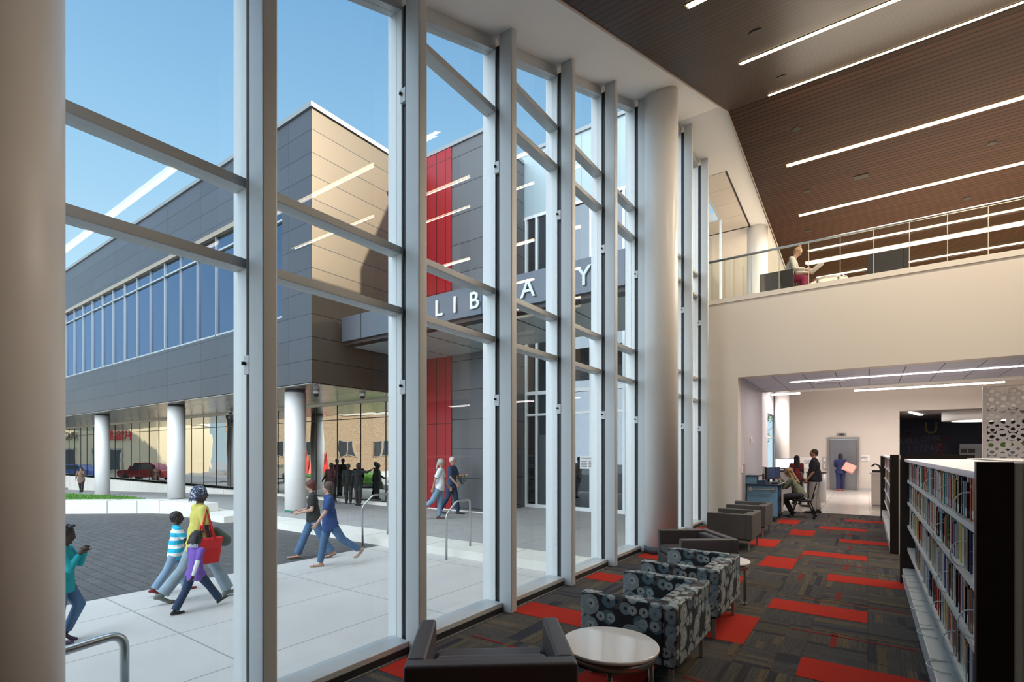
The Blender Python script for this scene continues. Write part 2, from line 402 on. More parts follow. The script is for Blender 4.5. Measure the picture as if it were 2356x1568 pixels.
# outer shell of the library (keeps the sun off the reading room; its tall end throws the stepped shade on the opposite wing)
def shell():
    b = MB()
    b.prismx([(-6, 11.05), (28.2, 11.05), (28.2, 11.37), (-6, 11.37)], -3.9, 9)
    b.prismx([(13.97, 11.37), (20, 11.37), (20, 15.3), (15.1, 14.96), (13.97, 12.48)], -3.9, -3.2)
    b.box(7.0, 7.2, -6, 28, -.1, 11.1); b.box(-3.5, 7.2, -4.2, -4.0, -.1, 11.1)
    b.box(-3.9, -3.45, -6, 13.0, 9.05, 11.1)
    return b
struct(shell().build('wall_outer', mat('outer_cladding', (.16, .16, .17), .5)))
# face above the window head, follows the sloping soffit
struct(MB().prismx([(-4, zc(-1)), (-.5, zc(-.5)), (10.8, zc(10.8)), (13.0, zc(13)), (13.0, 9.1), (-4, 9.1)], -3.5, -3.38).build('wall_window_head', mat('outer_cladding')))
struct(MB().box(6.9, 7.0, -4, 28, 0, 10).build('wall_right', mat('brown_wall', (.16, .10, .07), .6)))
struct(MB().box(-3.5, -3.1, -4.0, -1.0, -.1, 5).build('wall_left_rear', mat('brown_wall', (.16, .10, .07), .6)))  # unseen wall added to keep light from behind off the near column
struct(MB().box(-3.4, 7, -4.0, -3.9, 0, 8).build('wall_back', mat('brown_wall', (.16, .10, .07), .6)))

# balcony wall, bulkhead, passage
wb = MB()
wb.box(-3.3, -2.52, 12.9, 13.2, 0, 5.30)
wb.box(-2.52, 7, 12.9, 13.2, 3.48, 5.30)
struct(wb.build('wall_balcony', M_CREAM))
struct(MB().box(-3.33, 7, 12.87, 13.2, 5.30, 5.41).build('trim_2', mat('balcony_edge_paint', (.84, .78, .69), .5)))
struct(MB().box(-3.3, 7, 13.2, 27.6, 4.9, 5.40).build('floor_balcony', M_CREAM))
struct(MB().box(-3.3, -2.52, 13.2, 16.3, 0, 3.6).build('wall_passage', M_GREYW))
def lowceil():
    m = mat('ceiling_tiles', (.62, .64, .74), .75); t = NT(m); x, y, z = t.sep(t.obj())
    t.L(t.mix(t.math('MAXIMUM', t.joint(x, .62, .02, .02), t.joint(y, 1.55, .0, .02)), (.68, .70, .80), (.17, .17, .2)), t.b.inputs['Base Color']); return m
struct(MB().box(-2.52, 7, 13.2, 16.3, 3.48, 3.6).build('ceiling', lowceil()))
struct(MB().box(-3.3, 7, 16.3, 16.42, 3.46, 4.6).build('trim_3', M_WHITE))
struct(MB().box(-3.3, 7, 16.42, 27.6, 4.55, 4.7).build('ceiling', M_WHITE))
# elevator wall with the wide opening to the teen room
we = MB()
we.box(-3.4, -1.47, 27.4, 27.6, 0, 4.6); we.box(-.33, 1.13, 27.4, 27.6, 0, 4.6); we.box(-1.47, -.33, 27.4, 27.6, 2.34, 4.6)
we.box(1.13, 7, 27.4, 27.6, 3.48, 4.6)
struct(we.build('wall_elevator', mat('warm_white_paint', (.72, .67, .61), .65)))
struct(MB().box(-3.3, -1.47, 27.37, 27.4, 0, .12).box(-.33, 1.13, 27.37, 27.4, 0, .12).build('baseboard_elevator', M_GREYW))
tr = MB(); tr.box(1.1, 9, 27.6, 36, -.1, 0); tr.box(1.1, 9, 36, 36.1, 0, 4); tr.box(8.9, 9, 27.6, 36, 0, 4)
tr.box(1.0, 1.1, 27.6, 36, 0, 4)
struct(tr.build('wall_teen_room', mat('charcoal_wall', (.022, .02, .035), .6)))
struct(MB().box(1.1, 9, 27.6, 36, 3.5, 3.7).build('ceiling', mat('teen_ceiling', (.40, .36, .33), .7)))
# rear left wall beyond the passage with a narrow window
wl = MB(); wl.box(-3.5, -3.3, 25.3, 27.6, 0, 4.6); wl.box(-3.5, -3.3, 16.4, 25.3, 3.3, 4.6); wl.box(-3.5, -3.3, 13, 22.6, 0, 3.3)
struct(wl.build('wall_left', M_GREYW))
wz = semp('window_10', (-3.4, 24, 0))
MB().box(-3.43, -3.36, 22.6, 22.68, 0, 3.3).box(-3.43, -3.36, 25.22, 25.3, 0, 3.3).box(-3.43, -3.36, 22.6, 25.3, 2.3, 2.36).box(-3.43, -3.36, 22.6, 25.3, 0, .1).build('window_frame', M_ALU, wz)
MB().box(-3.402, -3.398, 22.68, 25.22, .1, 3.3).build('glass_pane', M_GLASS, wz)
# upstairs side and rear walls
struct(MB().box(-8, 7, 23.9, 24, 5.3, 9).build('wall_upstairs', mat('ochre_wall', (.62, .48, .28), .7)))
struct(MB().box(-8.1, -8, 18.3, 24, 5.3, 9).box(-8, -3.3, 15.3, 24, 5.2, 5.4).build('wall_upstairs', M_CREAM))
wz = semp('window_13', (-3.45, 14, 5.3))
MB().box(-3.47, -3.42, 13.0, 13.06, 3.4, 8.6).box(-3.47, -3.42, 15.24, 15.3, 3.4, 8.5).box(-3.47, -3.42, 13.06, 15.24, 5.2, 5.4).build('window_frame', M_ALU, wz)
MB().box(-3.45, -3.444, 13.06, 15.24, 5.4, 8.5).build('glass_pane', M_GLASS, wz)
struct(MB().box(-3.5, -3.3, 13.0, 16.4, 3.3, 5.2).build('wall_left', M_CREAM))
# access panel in the white ceiling
ap = semp('trim_4', (-3.3, 15, zc(15) - .01))
b = MB(); zz = lambda y: zc(y) - .012
for (x0, x1, y0, y1) in [(-2.84, -2.80, 13.05, 16.1), (-4.6, -2.80, 16.06, 16.1)]:
    b.hexa([(x0, y0, zz(y0)), (x1, y0, zz(y0)), (x1, y1, zz(y1)), (x0, y1, zz(y1))], [(x0, y0, zz(y0) + .02), (x1, y0, zz(y0) + .02), (x1, y1, zz(y1) + .02), (x0, y1, zz(y1) + .02)])
b.build('panel_gap', M_BLACK, ap)
b = MB()
for k in range(4):
    for j in range(3):
        y0 = 13.05 + k * .75; x1 = -2.86 - j * .58
        if y0 < 15.3 and j: continue
        b.hexa([(x1 - .56, y0, zz(y0)), (x1, y0, zz(y0)), (x1, y0 + .74, zz(y0 + .74)), (x1 - .56, y0 + .74, zz(y0 + .74))],
               [(x1 - .56, y0, zz(y0) + .02), (x1, y0, zz(y0) + .02), (x1, y0 + .74, zz(y0 + .74) + .02), (x1 - .56, y0 + .74, zz(y0 + .74) + .02)])
b.build('ceiling_tile', mat('pale_tile', (.74, .68, .60), .7), ap)
# small trims in the passage: thermostat plate, switch, access door
struct(MB().box(-2.52, -2.49, 14.38, 14.52, 1.93, 2.10).box(-2.49, -2.46, 14.42, 14.5, 1.98, 2.05).build('trim_5', M_WHITE))
struct(MB().box(-2.52, -2.495, 13.22, 13.33, 1.20, 1.38).build('trim_6', M_WHITE))
struct(MB().box(-2.52, -2.505, 13.42, 13.75, .45, 1.42).build('trim_7', mat('access_door_grey', (.36, .34, .35), .5)))

# ---- window wall: one structure object per bay
FY = [-1.0, .33, 1.66, 2.99, 4.33, 5.66, 6.99, 8.32, 9.65, 10.98, 12.31]
TZ = [2.92, 3.44, 5.40, 5.91]
bump_rail = lambda: None
for i, y in enumerate(FY):
    y1 = FY[i + 1] if i + 1 < len(FY) else 12.86
    wi = semp('window_%d' % (i + 1) if i < 9 else 'window_%d' % (i + 2), (-3.3, y, 0))
    top = min(zc(y + .05), zc(y + .12))
    # deep steel fin
    MB().box(-3.225, -3.06, y, y + .10, 0, top + .03).build('steel_fin', M_STEEL, wi, bevel=.012)
    MB().box(-3.40, -3.285, y + .015, y + .075, 0, top).build('mullion', M_ALU, wi, bevel=.004)
    MB().box(-3.46, -3.40, y + .02, y + .07, -.1, top).build('outer_cap', M_ALU, wi)
    MB().box(-3.29, -3.225, y + .035, y + .055, 0, top - .1).build('gasket', M_FRDK, wi)
    for zb in ((2.2, 4.7) if top > 5 else (2.2,)):
        MB().box(-3.285, -3.225, y + .0, y + .03, zb, zb + .12).build('bracket', M_STEEL, wi)
        MB().lathe([(.012, 0), (.012, .02)], 8, (0, 0, 0)).build('bolt', M_BLACK, wi, world=False).location = (.03 - .0, -.012, zb + .06)
    ya, yb = y + .075, (y1 + .015)
    MB().box(-3.42, -3.18, ya, yb, 0, .10).build('sill', M_STEEL, wi, bevel=.006)
    MB().box(-3.18, -3.172, ya, yb, 0, .055).build('kick_plate', M_FRDK, wi)
    hz = MB(); t0, t1 = zc(ya), zc(yb)
    hz.hexa([(-3.42, ya, t0 - .13), (-3.285, ya, t0 - .13), (-3.285, yb, t1 - .13), (-3.42, yb, t1 - .13)], [(-3.42, ya, t0), (-3.285, ya, t0), (-3.285, yb, t1), (-3.42, yb, t1)])
    hz.build('head_frame', M_STEEL, wi)
    lim = min(t0, t1) - .13
    zs = [z for z in TZ if z + .1 < t0 - .1]
    for z in zs:
        # the raking head cuts the top rails short in the lower bays
        MB().box(-3.42, -3.285, ya, yb, z - .032, z + .032).build('transom', M_STEEL, wi, bevel=.005)
    lv = [.10] + zs
    for k, z in enumerate(lv):
        za = z + (.032 if k else 0)
        if k + 1 < len(lv): g = MB().box(-3.352, -3.346, ya, yb, za, lv[k + 1] - .032)
        else:
            g = MB().hexa([(-3.352, ya, za), (-3.346, ya, za), (-3.346, yb, za), (-3.352, yb, za)], [(-3.352, ya, t0 - .13), (-3.346, ya, t0 - .13), (-3.346, yb, t1 - .13), (-3.352, yb, t1 - .13)])
        g.build('glass_pane', M_GLASS, wi)
# dark curb below the sill, outside foundation
struct(MB().box(-3.5, -3.15, -4, 12.9, -.5, 0).build('baseboard_left', mat('foundation_grey', (.2, .2, .2), .7)))

# ---- round columns of the library
for (x, y, z0, z1, lab) in [(-2.87, .39, 0, 4.7, 'big round grey column cropped at the left edge, closest to the camera'),
                            (-2.88, 8.48, 0, zc(8.48) + .1, 'tall white round column rising beside the window fins behind the leather chair'),
                            (-2.66, 16.35, 5.41, zc(16.35) + .06, 'cream round column on the upper balcony behind the glass railing'),
                            (-3.0, 24.3, 0, 4.6, 'white round column at the back of the ground floor beside the narrow window')]:
    c = thing('round_column', lab, 'column', (x, y, z0), 0, 'white round columns inside the library')
    MB().cyl((x, y), .28, z0 + .12, z1, 48).build('shaft', M_COLW, c)
    MB().cyl((x, y), .287, z0, z0 + .12, 48).build('base_ring', mat('dark_rubber_base', (.07, .075, .085), .5), c)

# ---- strip lights recessed in the wood ceiling
M_LED = mat('warm_led_strip', (1, .9, .8), .5, emit=(1, .80, .52), estr=5.)
M_LEDY = mat('yellow_led_strip', (1, .9, .6), .5, emit=(1, .72, .22), estr=1.1)
M_LEDW = mat('cool_led_strip', (1, .95, .95), .5, emit=(1, .90, .88), estr=5.)
def lamp(name, loc, sx, sy, e, c=(1, .78, .52), parent=None, rx=0., ry=0.):
    l = bpy.data.lights.new(name, 'AREA'); l.shape = 'RECTANGLE'; l.size = sx; l.size_y = sy; l.energy = e; l.color = c
    o = bpy.data.objects.new(name, l); COL.objects.link(o); o.location = loc; o.rotation_euler = (rx, ry, 0)
    if parent: o.parent = parent; o.location = Vector(loc) - parent.location
    return o
ords = ['first and nearest', 'second', 'third', 'fourth', 'fifth', 'sixth', 'farthest']
ys = [5.42, 8.10, 10.75, 13.45, 16.12, 18.70, 21.25]
for k, y in enumerate(ys):
    z = zw(y); th = thing('ceiling_strip_light', 'long warm linear light in the wood ceiling, %s from the camera%s' % (ords[k], '' if k < 5 else ', behind the balcony glass'), 'ceiling light', (2.3, y, z), 0, 'long linear lights recessed in the wood ceiling')
    x0 = -1.55 if k < 6 else -1.5
    a = math.atan(.402) if y < 10.8 else -math.atan(.056)
    h = .052
    MB().hexa([(x0, y - h, zw(y - h) - .012), (6.6, y - h, zw(y - h) - .012), (6.6, y + h, zw(y + h) - .012), (x0, y + h, zw(y + h) - .012)],
              [(x0, y - h, zw(y - h) + .02), (6.6, y - h, zw(y - h) + .02), (6.6, y + h, zw(y + h) + .02), (x0, y + h, zw(y + h) + .02)]).build('diffuser', M_LED, th)
    h2 = .07
    MB().hexa([(x0 - .02, y - h2, zw(y - h2) - .006), (6.62, y - h2, zw(y - h2) - .006), (6.62, y + h2, zw(y + h2) - .006), (x0 - .02, y + h2, zw(y + h2) - .006)],
              [(x0 - .02, y - h2, zw(y - h2) + .02), (6.62, y - h2, zw(y - h2) + .02), (6.62, y + h2, zw(y + h2) + .02), (x0 - .02, y + h2, zw(y + h2) + .02)]).build('housing', mat('lamp_housing', (.5, .36, .22), .5), th)
    lamp('lamp_glow', (2.5, y, z - .05), 8., .1, [12, 34, 85, 125, 135, 110, 110][k], c=(1, .87, .72), parent=th, rx=a)
# one more strip on the row's spacing, unseen, added to light the near bookcase
for y, o_ in ((2.75, 'directly above the near bookcase'),):
    th = thing('ceiling_strip_light', 'added linear light in the wood slats %s, outside the picture' % o_, 'ceiling light', (2.5, y, zw(y)), 0, 'long linear lights recessed in the wood ceiling')
    MB().hexa([(.2, y - .05, zw(y - .05) - .012), (6.6, y - .05, zw(y - .05) - .012), (6.6, y + .05, zw(y + .05) - .012), (.2, y + .05, zw(y + .05) - .012)],
              [(.2, y - .05, zw(y - .05) + .02), (6.6, y - .05, zw(y - .05) + .02), (6.6, y + .05, zw(y + .05) + .02), (.2, y + .05, zw(y + .05) + .02)]).build('diffuser', M_LED, th)
    lamp('lamp_glow', (3.4, y, zw(y) - .06), 6., .1, 12, c=(1, .90, .80), parent=th, rx=math.atan(.402))
# lights of the lower level
th = thing('ceiling_strip_light', 'slim linear light in the tiled ceiling below the balcony', 'ceiling light', (2, 14.5, 3.47), 0, 'linear lights below the balcony')
MB().box(-1.6, 6.5, 14.46, 14.53, 3.462, 3.485).build('diffuser', M_LEDW, th); lamp('lamp_glow', (2.4, 14.5, 3.44), 8, .1, 45, (1, .86, .82), th)
th = thing('ceiling_strip_light', 'short linear light on the white ceiling in front of the elevator', 'ceiling light', (1.6, 23, 4.05), 0, 'linear lights below the balcony')
MB().box(-.42, 3.7, 22.95, 23.07, 4.0, 4.05).build('diffuser', M_LEDW, th); lamp('lamp_glow', (1.6, 23.0, 3.97), 4.0, .12, 110, (1, .88, .84), th)
th = thing('ceiling_strip_light', 'short linear light on the ceiling behind the passage wall near the narrow window', 'ceiling light', (-3, 20, 4.54), 0, 'linear lights below the balcony')
MB().box(-3.2, -2.2, 22.9, 23.1, 4.03, 4.08).build('diffuser', M_LEDW, th); lamp('lamp_glow', (-2.7, 23, 4.0), 1., .2, 20, (1, .88, .84), th)
th = thing('ceiling_strip_light', 'short slanted tube light on the dark teen room ceiling', 'ceiling light', (1.6, 29, 3.5), 0)
MB().hexa([(1.47, 28.3, 3.46), (1.60, 28.3, 3.46), (2.15, 31.0, 3.46), (2.0, 31.0, 3.46)], [(1.47, 28.3, 3.51), (1.60, 28.3, 3.51), (2.15, 31, 3.51), (2.0, 31, 3.51)]).build('diffuser', M_LEDW, th); lamp('lamp_glow', (1.8, 29.5, 3.42), .1, 1.5, 12, (1, .9, .85), th)
# speakers / downlights and the slot vent
sp = ['nearest the second strip light', 'between the second and third strip lights', 'just past the third strip light', 'between the fourth and fifth strip lights', 'above the balcony column', 'at the right edge between the third and fourth strip lights', 'at the right, just above the glass railing']
M_SPK = mat('speaker_grille', (.012, .010, .012), .6)
for k, (x, y) in enumerate([(-1.17, 7.04), (-1.21, 9.72), (-1.23, 12.17), (-1.27, 14.89), (-1.45, 17.23), (2.2, 14.89), (2.09, 17.36)]):
    a = math.atan(.402) if y < 10.8 else -math.atan(.056)
    t = thing('ceiling_speaker', 'small dark round ceiling speaker ' + sp[k], 'speaker', (x, y, zw(y)), 0, 'round speakers in the wood ceiling'); t.rotation_euler = (a, 0, 0)
    MB().lathe([(.075, -.012), (.085, .01)], 20).build('grille', M_SPK, t, world=False)
t = thing('ceiling_vent', 'small black rectangular slot vent in the wood slat ceiling', 'vent', (-.13, 14.87, zw(14.87)))
MB().box(-.27, .01, 14.76, 14.96, zw(14.87) - .012, zw(14.87) + .01).build('grille', M_SPK, t)
t = thing('ceiling_vent', 'white square air grille in the tiled ceiling below the balcony', 'vent', (-.7, 15.2, 3.48))
MB().box(-1.1, -.45, 14.9, 15.2, 3.465, 3.485).build('frame', M_WHITE, t)
b = MB()
for k in range(6): b.box(-1.07, -.48, 14.93 + k * .045, 14.94 + k * .045, 3.461, 3.47)
b.build('slat', M_GREYW, t)

# ---- glass railing on the balcony
rl = thing('glass_railing', 'frameless glass balcony railing with a thin metal handrail', 'railing', (0, 12.93, 5.41))
MB().tube([(-3.3, 12.93, 6.36), (7, 12.93, 6.36)], .028, 12).build('handrail', M_CHROME, rl)
x = -3.42; jx = [-3.3]
while jx[-1] < 6.6:
    nx = round(-2.82 + .585 * (len(jx) - 1), 3); jx.append(nx)
for a, c in zip(jx[:-1], jx[1:]):
    if c - a > .1: MB().box(a + .006, c - .006, 12.922, 12.938, 5.30, 6.34).build('glass_panel', M_RAILGL, rl)
for a in jx[1:-1]: MB().box(a - .006, a + .006, 12.92, 12.94, 5.41, 6.34).build('panel_joint', mat('joint_silicone', (.55, .50, .42), .3), rl)

# ---- elevator, plaques, counters at the back
d = semp('door_1', (-.9, 27.4, 0))
MB().box(-1.42, -.38, 27.38, 27.42, 0, 2.28).build('door_leaf', mat('elevator_steel', (.33, .35, .39), .3, .8, noise=.12, nscale=3), d)
MB().box(-1.50, -1.42, 27.30, 27.44, 0, 2.37).box(-.38, -.30, 27.30, 27.44, 0, 2.37).box(-1.42, -.38, 27.30, 27.44, 2.29, 2.37).build('door_frame', M_CHROME, d)
t = thing('elevator_panel', 'stainless elevator call panel with buttons left of the elevator door', 'call panel', (-1.62, 27.38, 1.0))
MB().box(-1.70, -1.54, 27.36, 27.4, .93, 1.5).build('plate', mat('panel_steel', (.55, .56, .60), .35, .6), t)
MB().box(-1.645, -1.595, 27.345, 27.36, 1.10, 1.16).build('button', mat('button_white', (.9, .9, .9), .4), t)
MB().box(-1.645, -1.595, 27.345, 27.36, 1.0, 1.06).build('button', mat('button_white'), t)
MB().box(-1.66, -1.58, 27.352, 27.36, 1.30, 1.42).build('label', M_WHITE, t)
t = thing('floor_indicator', 'small dark floor indicator above the elevator door', 'display', (-.95, 27.38, 2.5))
MB().box(-1.13, -.79, 27.35, 27.4, 2.46, 2.57).build('housing', M_CHROME, t); MB().box(-1.05, -.87, 27.34, 27.35, 2.475, 2.555).build('screen', M_BLACK, t)
M_INK = mat('grey_ink', (.12, .12, .13), .7)
def plaque(x0, x1, z0, z1, lines, lab):
    t = thing('wall_plaque', lab, 'plaque', ((x0 + x1) / 2, 27.38, z0))
    MB().box(x0, x1, 27.37, 27.4, z0, z1).build('board', M_WHITE, t, bevel=.004)
    b = MB(); 
    for (a, c, z) in lines:
        x = a
        while x < c: wd = random.uniform(.03, .08); b.box(x, min(c, x + wd), 27.366, 27.371, z, z + .022); x += wd + .02
    b.build('printed_text', M_INK, t)
plaque(-2.62, -1.85, .95, 1.47, [(-2.42, -1.95, 1.32), (-2.50, -1.9, 1.27), (-2.42, -1.95, 1.22), (-2.5, -1.95, 1.17), (-2.58, -2.5, 1.0)], 'large white wall plaque behind the standing man')
plaque(-.24, .08, 1.31, 1.57, [(-.22, -.02, 1.49), (-.22, .02, 1.45), (-.22, -.06, 1.41), (-.05, .0, 1.36)], 'small white sign to the right of the elevator door')
# teen room mural
t = thing('wall_mural', 'dark chalk style mural with flowers and a yellow letter U', 'mural', (2.7, 35.9, 1.5))
MB().box(1.4, 3.8, 35.95, 36, 1.4, 3.49).build('board', mat('mural_navy', (.02, .018, .04), .6), t)
text('U', 'letter', mat('mural_yellow', (.25, .2, .03), .6), t, (2.85, 35.93, 2.75), (R(90), 0, 0), .9, .01)
text('WELCOME', 'letter', mat('mural_chalk', (.10, .09, .14), .6), t, (2.3, 35.93, 2.25), (R(90), R(-8), 0), .38, .005)
text('TEENS', 'letter', mat('mural_chalk2', (.07, .07, .14), .6), t, (2.5, 35.93, 1.78), (R(90), R(-4), 0), .5, .005)
fl = MB()
for k in range(26):
    a = random.uniform(0, 6.28); q = random.uniform(.05, .5); cx, cz = 3.25 + q * .7 * math.cos(a), 2.1 + q * math.sin(a)
    fl.ell((cx, 35.94, cz), random.uniform(.05, .14), .01, random.uniform(.03, .09), Matrix.Rotation(a, 3, 'Y'), 8, 5, k % 3)
for k in range(14): fl.ell((1.4 + random.random() * .6, 35.94, 2.4 + random.random() * .7), .07, .01, .05, None, 8, 5, k % 3)
fl.build('flower_pattern', [mat('mural_red', (.14, .01, .03), .6), mat('mural_olive', (.10, .07, .02), .6), mat('mural_plum', (.07, .01, .04), .6)], t)
t = thing('picture_shelf', 'pale shelf unit under a green band inside the teen room', 'shelf', (4, 35.5, 1.3))
MB().box(3.95, 6.4, 35.2, 35.9, 1.3, 1.95).build('cabinet', mat('pale_cabinet', (.42, .40, .36), .5), t)
MB().box(3.95, 5.0, 35.15, 35.9, 1.95, 2.15).build('header_panel', mat('pale_header', (.45, .47, .47), .5), t)
MB().box(5.05, 6.4, 35.15, 35.9, 1.95, 2.2).build('green_panel', mat('lime_green', (.25, .42, .05), .5), t)
for x in (3.85, 4.15, 5.15, 5.45): MB().box(x + .15, x + .4, 35.15, 35.2, 1.68, 1.88).build('picture', M_BLACK, t)
t = thing('round_ceiling_ring', 'white round dropped ceiling ring with a lit oval centre in the teen room', 'ceiling feature', (4.3, 30, 3.3))
MB().cyl((4.1, 30), 1.35, 3.1, 3.5, 40).build('drum', M_WHITE, t)
MB().cyl((4.1, 30), 1.0, 3.08, 3.1, 40).build('diffuser', mat('soft_diffuser', (.8, .8, .7), .5, emit=(1, .95, .78), estr=.8), t)

# perforated circle screen
def screen():
    t = thing('perforated_screen', 'white room divider screen of overlapping rings with oval holes', 'screen', (3.0, 20.0, 0))
    x0, x1, y, z0, z1 = 2.745, 4.35, 20.0, .9, 3.62
    M = mat('screen_white', (.80, .79, .77), .4)
    MB().box(x0, x0 + .10, y - .03, y + .03, z0, z1).box(x0 + .10, x1, y - .03, y + .03, z1 - .04, z1).build('frame', M, t)
    rnd = random.Random(3); b = MB()
    def ring(cx, cz, ro, ri, dy):
        seg = 22; vs = []
        ox, oz = rnd.uniform(-.25, .25) * (ro - ri), rnd.uniform(-.3, .3) * (ro - ri)
        for k in range(seg):
            a = 2 * math.pi * k / seg; c, s_ = math.cos(a), math.sin(a)
            for (r, ax, az, yy) in ((ro, 0, 0, y - dy), (ri, ox, oz, y - dy), (ri, ox, oz, y - dy + .012), (ro, 0, 0, y - dy + .012)):
                vs.append((cx + ax + r * c, yy, cz + az + r * s_ * .95))
        fs = []
        for k in range(seg):
            j = (k + 1) % seg
            for q in range(4):
                p = (q + 1) % 4; fs.append((4 * k + q, 4 * j + q, 4 * j + p, 4 * k + p))
        b.add(vs, fs, 0)
    base = [(.11, .12, .10, .05), (.33, .10, .12, .055), (.08, .33, .13, .06), (.36, .36, .15, .075), (.10, .57, .11, .055), (.33, .62, .14, .07), (.22, .48, .10, .045), (.21, .22, .09, .04), (.41, .5, .08, .04)]
    for i in range(4):
        for j in range(4):
            for q, (cx, cz, ro, ri) in enumerate(base):
                X = x0 + .10 + i * .44 + cx; Z = z0 + .02 + j * .66 + cz
                if X - ro < x1 and Z + ro < z1 + .03: ring(X, Z, ro * 1.02, ri, .004 * q)
    b.build('ring_lattice', M, t)
screen()
# ================================================================== EXTERIOR
ZP, ZT = -.40, -.24
def concrete(name, col, px, x0, py, y0, jw=.02, bw=.012, jc=.55, rough=.8):
    m = mat(name, col, rough); t = NT(m); x, y, z = t.sep(t.obj())
    j = t.math('MAXIMUM', t.joint(x, px, x0, jw), t.joint(y, py, y0, jw))
    n = t.noise(t.obj(), 1.3, 6.); n2 = t.noise(t.obj(), 60., 2.)
    c = t.mix(n, tuple(v * .84 for v in col), tuple(min(1, v * 1.14) for v in col)); c = t.mix(t.math('MULTIPLY', n2, .3), c, tuple(v * .8 for v in col))
    t.L(t.mix(j, c, tuple(v * jc for v in col)), t.b.inputs['Base Color']); t.bump(n2, .12, .01); return m
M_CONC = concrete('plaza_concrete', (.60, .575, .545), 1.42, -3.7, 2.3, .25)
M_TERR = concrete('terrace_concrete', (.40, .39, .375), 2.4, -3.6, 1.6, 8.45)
M_CURB = concrete('pale_precast', (.78, .75, .68), 2.0, -3.6, 50, -20, .03)
def pavers():
    m = mat('dark_pavers', (.075, .08, .095), .75); t = NT(m); v = t.obj()
    br = t.n('ShaderNodeTexBrick'); t.L(v, br.inputs['Vector']); br.inputs['Scale'].default_value = 1.0
    br.inputs['Brick Width'].default_value = .27; br.inputs['Row Height'].default_value = .17; br.inputs['Mortar Size'].default_value = .009
    br.inputs['Color1'].default_value = (.112, .104, .096, 1); br.inputs['Color2'].default_value = (.078, .073, .070, 1); br.inputs['Mortar'].default_value = (.025, .027, .032, 1)
    n = t.noise(v, 3., 5.); t.L(t.mix(t.math('MULTIPLY', n, .35), br.outputs[0], (.14, .145, .155)), t.b.inputs['Base Color']); t.bump(t.math('SUBTRACT', 1., br.outputs['Fac']), .5, .01); return m
M_PAVE = pavers()
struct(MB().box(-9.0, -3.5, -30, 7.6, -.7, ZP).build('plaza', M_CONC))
struct(MB().prism([(-9.0, -30), (-9.0, 7.6), (-19.5, 7.6), (-20.2, 7.06), (-22.4, 5.3), (-27, 1.4), (-27, -6), (-20, -14), (-20, -30)], -.7, ZP - .003).build('paver_court', M_PAVE))
# terrace with curb; the far part falls away under the overhang
def zt(x): return ZT if x > -23 else ZT - (-23 - x) * .034
tb = MB()
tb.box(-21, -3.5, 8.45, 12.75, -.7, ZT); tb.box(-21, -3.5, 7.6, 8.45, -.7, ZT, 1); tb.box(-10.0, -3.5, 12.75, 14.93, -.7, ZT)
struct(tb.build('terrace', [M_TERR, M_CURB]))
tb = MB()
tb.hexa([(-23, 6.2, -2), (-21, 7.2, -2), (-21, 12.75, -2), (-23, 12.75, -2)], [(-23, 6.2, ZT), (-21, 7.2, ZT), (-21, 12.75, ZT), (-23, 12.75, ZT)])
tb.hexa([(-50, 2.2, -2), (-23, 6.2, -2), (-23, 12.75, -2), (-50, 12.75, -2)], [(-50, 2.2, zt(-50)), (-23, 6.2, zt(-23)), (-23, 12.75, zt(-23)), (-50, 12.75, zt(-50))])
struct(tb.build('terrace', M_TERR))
# raised planter wall (bench) with lawn
t = thing('planter_wall', 'low pale concrete bench wall curving around the lawn and stepping down at its end', 'wall', (-21, 6.8, ZP))
out = [(-36, -6.2), (-27, 1.4), (-22.4, 5.3), (-20.2, 7.06), (-19.2, 7.45), (-17.6, 7.45)]
inn = [(-36.4, -5.8), (-27.4, 1.9), (-22.8, 5.85), (-20.6, 7.6), (-19.4, 8.05), (-17.6, 8.05)]
b = MB()
for i in range(len(out) - 1):
    A, Bq, C, D = out[i], out[i + 1], inn[i + 1], inn[i]
    b.hexa([(*A, -.7), (*Bq, -.7), (*C, -.7), (*D, -.7)], [(*A, .03), (*Bq, .03), (*C, .03), (*D, .03)])
b.build('wall_body', M_CURB, t)
MB().box(-19.3, -15.6, 7.3, 7.6, -.7, ZT + .03).build('lower_step', M_CURB, t)
b = MB()
for (p, q) in [((-26.2, 2.08), (-26.6, 2.6)), ((-24.6, 3.43), (-25.0, 3.95)), ((-23.0, 4.79), (-23.4, 5.32)), ((-21.35, 6.14), (-21.75, 6.68)), ((-19.9, 7.18), (-20.2, 7.75))]:
    b.bar((p[0], p[1], .030), (q[0], q[1], .030), .02, .01)
    b.bar((p[0], p[1], -.39), (p[0], p[1], .034), .012, .012)
b.build('joint', M_FRDK, t)
def grass():
    g = mat('lawn_green', (.10, .24, .035), .8, noise=.3, nscale=8)
    b = MB(); rnd = random.Random(4)
    poly = [(-36.4, -5.8), (-27.4, 1.9), (-22.8, 5.85), (-21.0, 7.25), (-23.2, 7.3), (-26.4, 6.35), (-36, 3.5)]
    b.prism(poly, -.03, .02)
    def inside(x, y):
        c = False; j = len(poly) - 1
        for i in range(len(poly)):
            if (poly[i][1] > y) != (poly[j][1] > y) and x < (poly[j][0] - poly[i][0]) * (y - poly[i][1]) / (poly[j][1] - poly[i][1]) + poly[i][0]: c = not c
            j = i
        return c
    k = 0
    while k < 9000:
        x, y = rnd.uniform(-30, -21), rnd.uniform(0, 7.3)
        if not inside(x, y): continue
        k += 1; a = rnd.uniform(0, 3.14); h = rnd.uniform(.03, .07); dx, dy = .012 * math.cos(a), .012 * math.sin(a); lx, ly = rnd.uniform(-.02, .02), rnd.uniform(-.02, .02)
        b.add([(x - dx, y - dy, .02), (x + dx, y + dy, .02), (x + lx, y + ly, .02 + h)], [(0, 1, 2)])
    o = b.build('lawn', g); tag(o, 'green grass lawn strip behind the curved bench wall', 'grass'); o['kind'] = 'stuff'
grass()

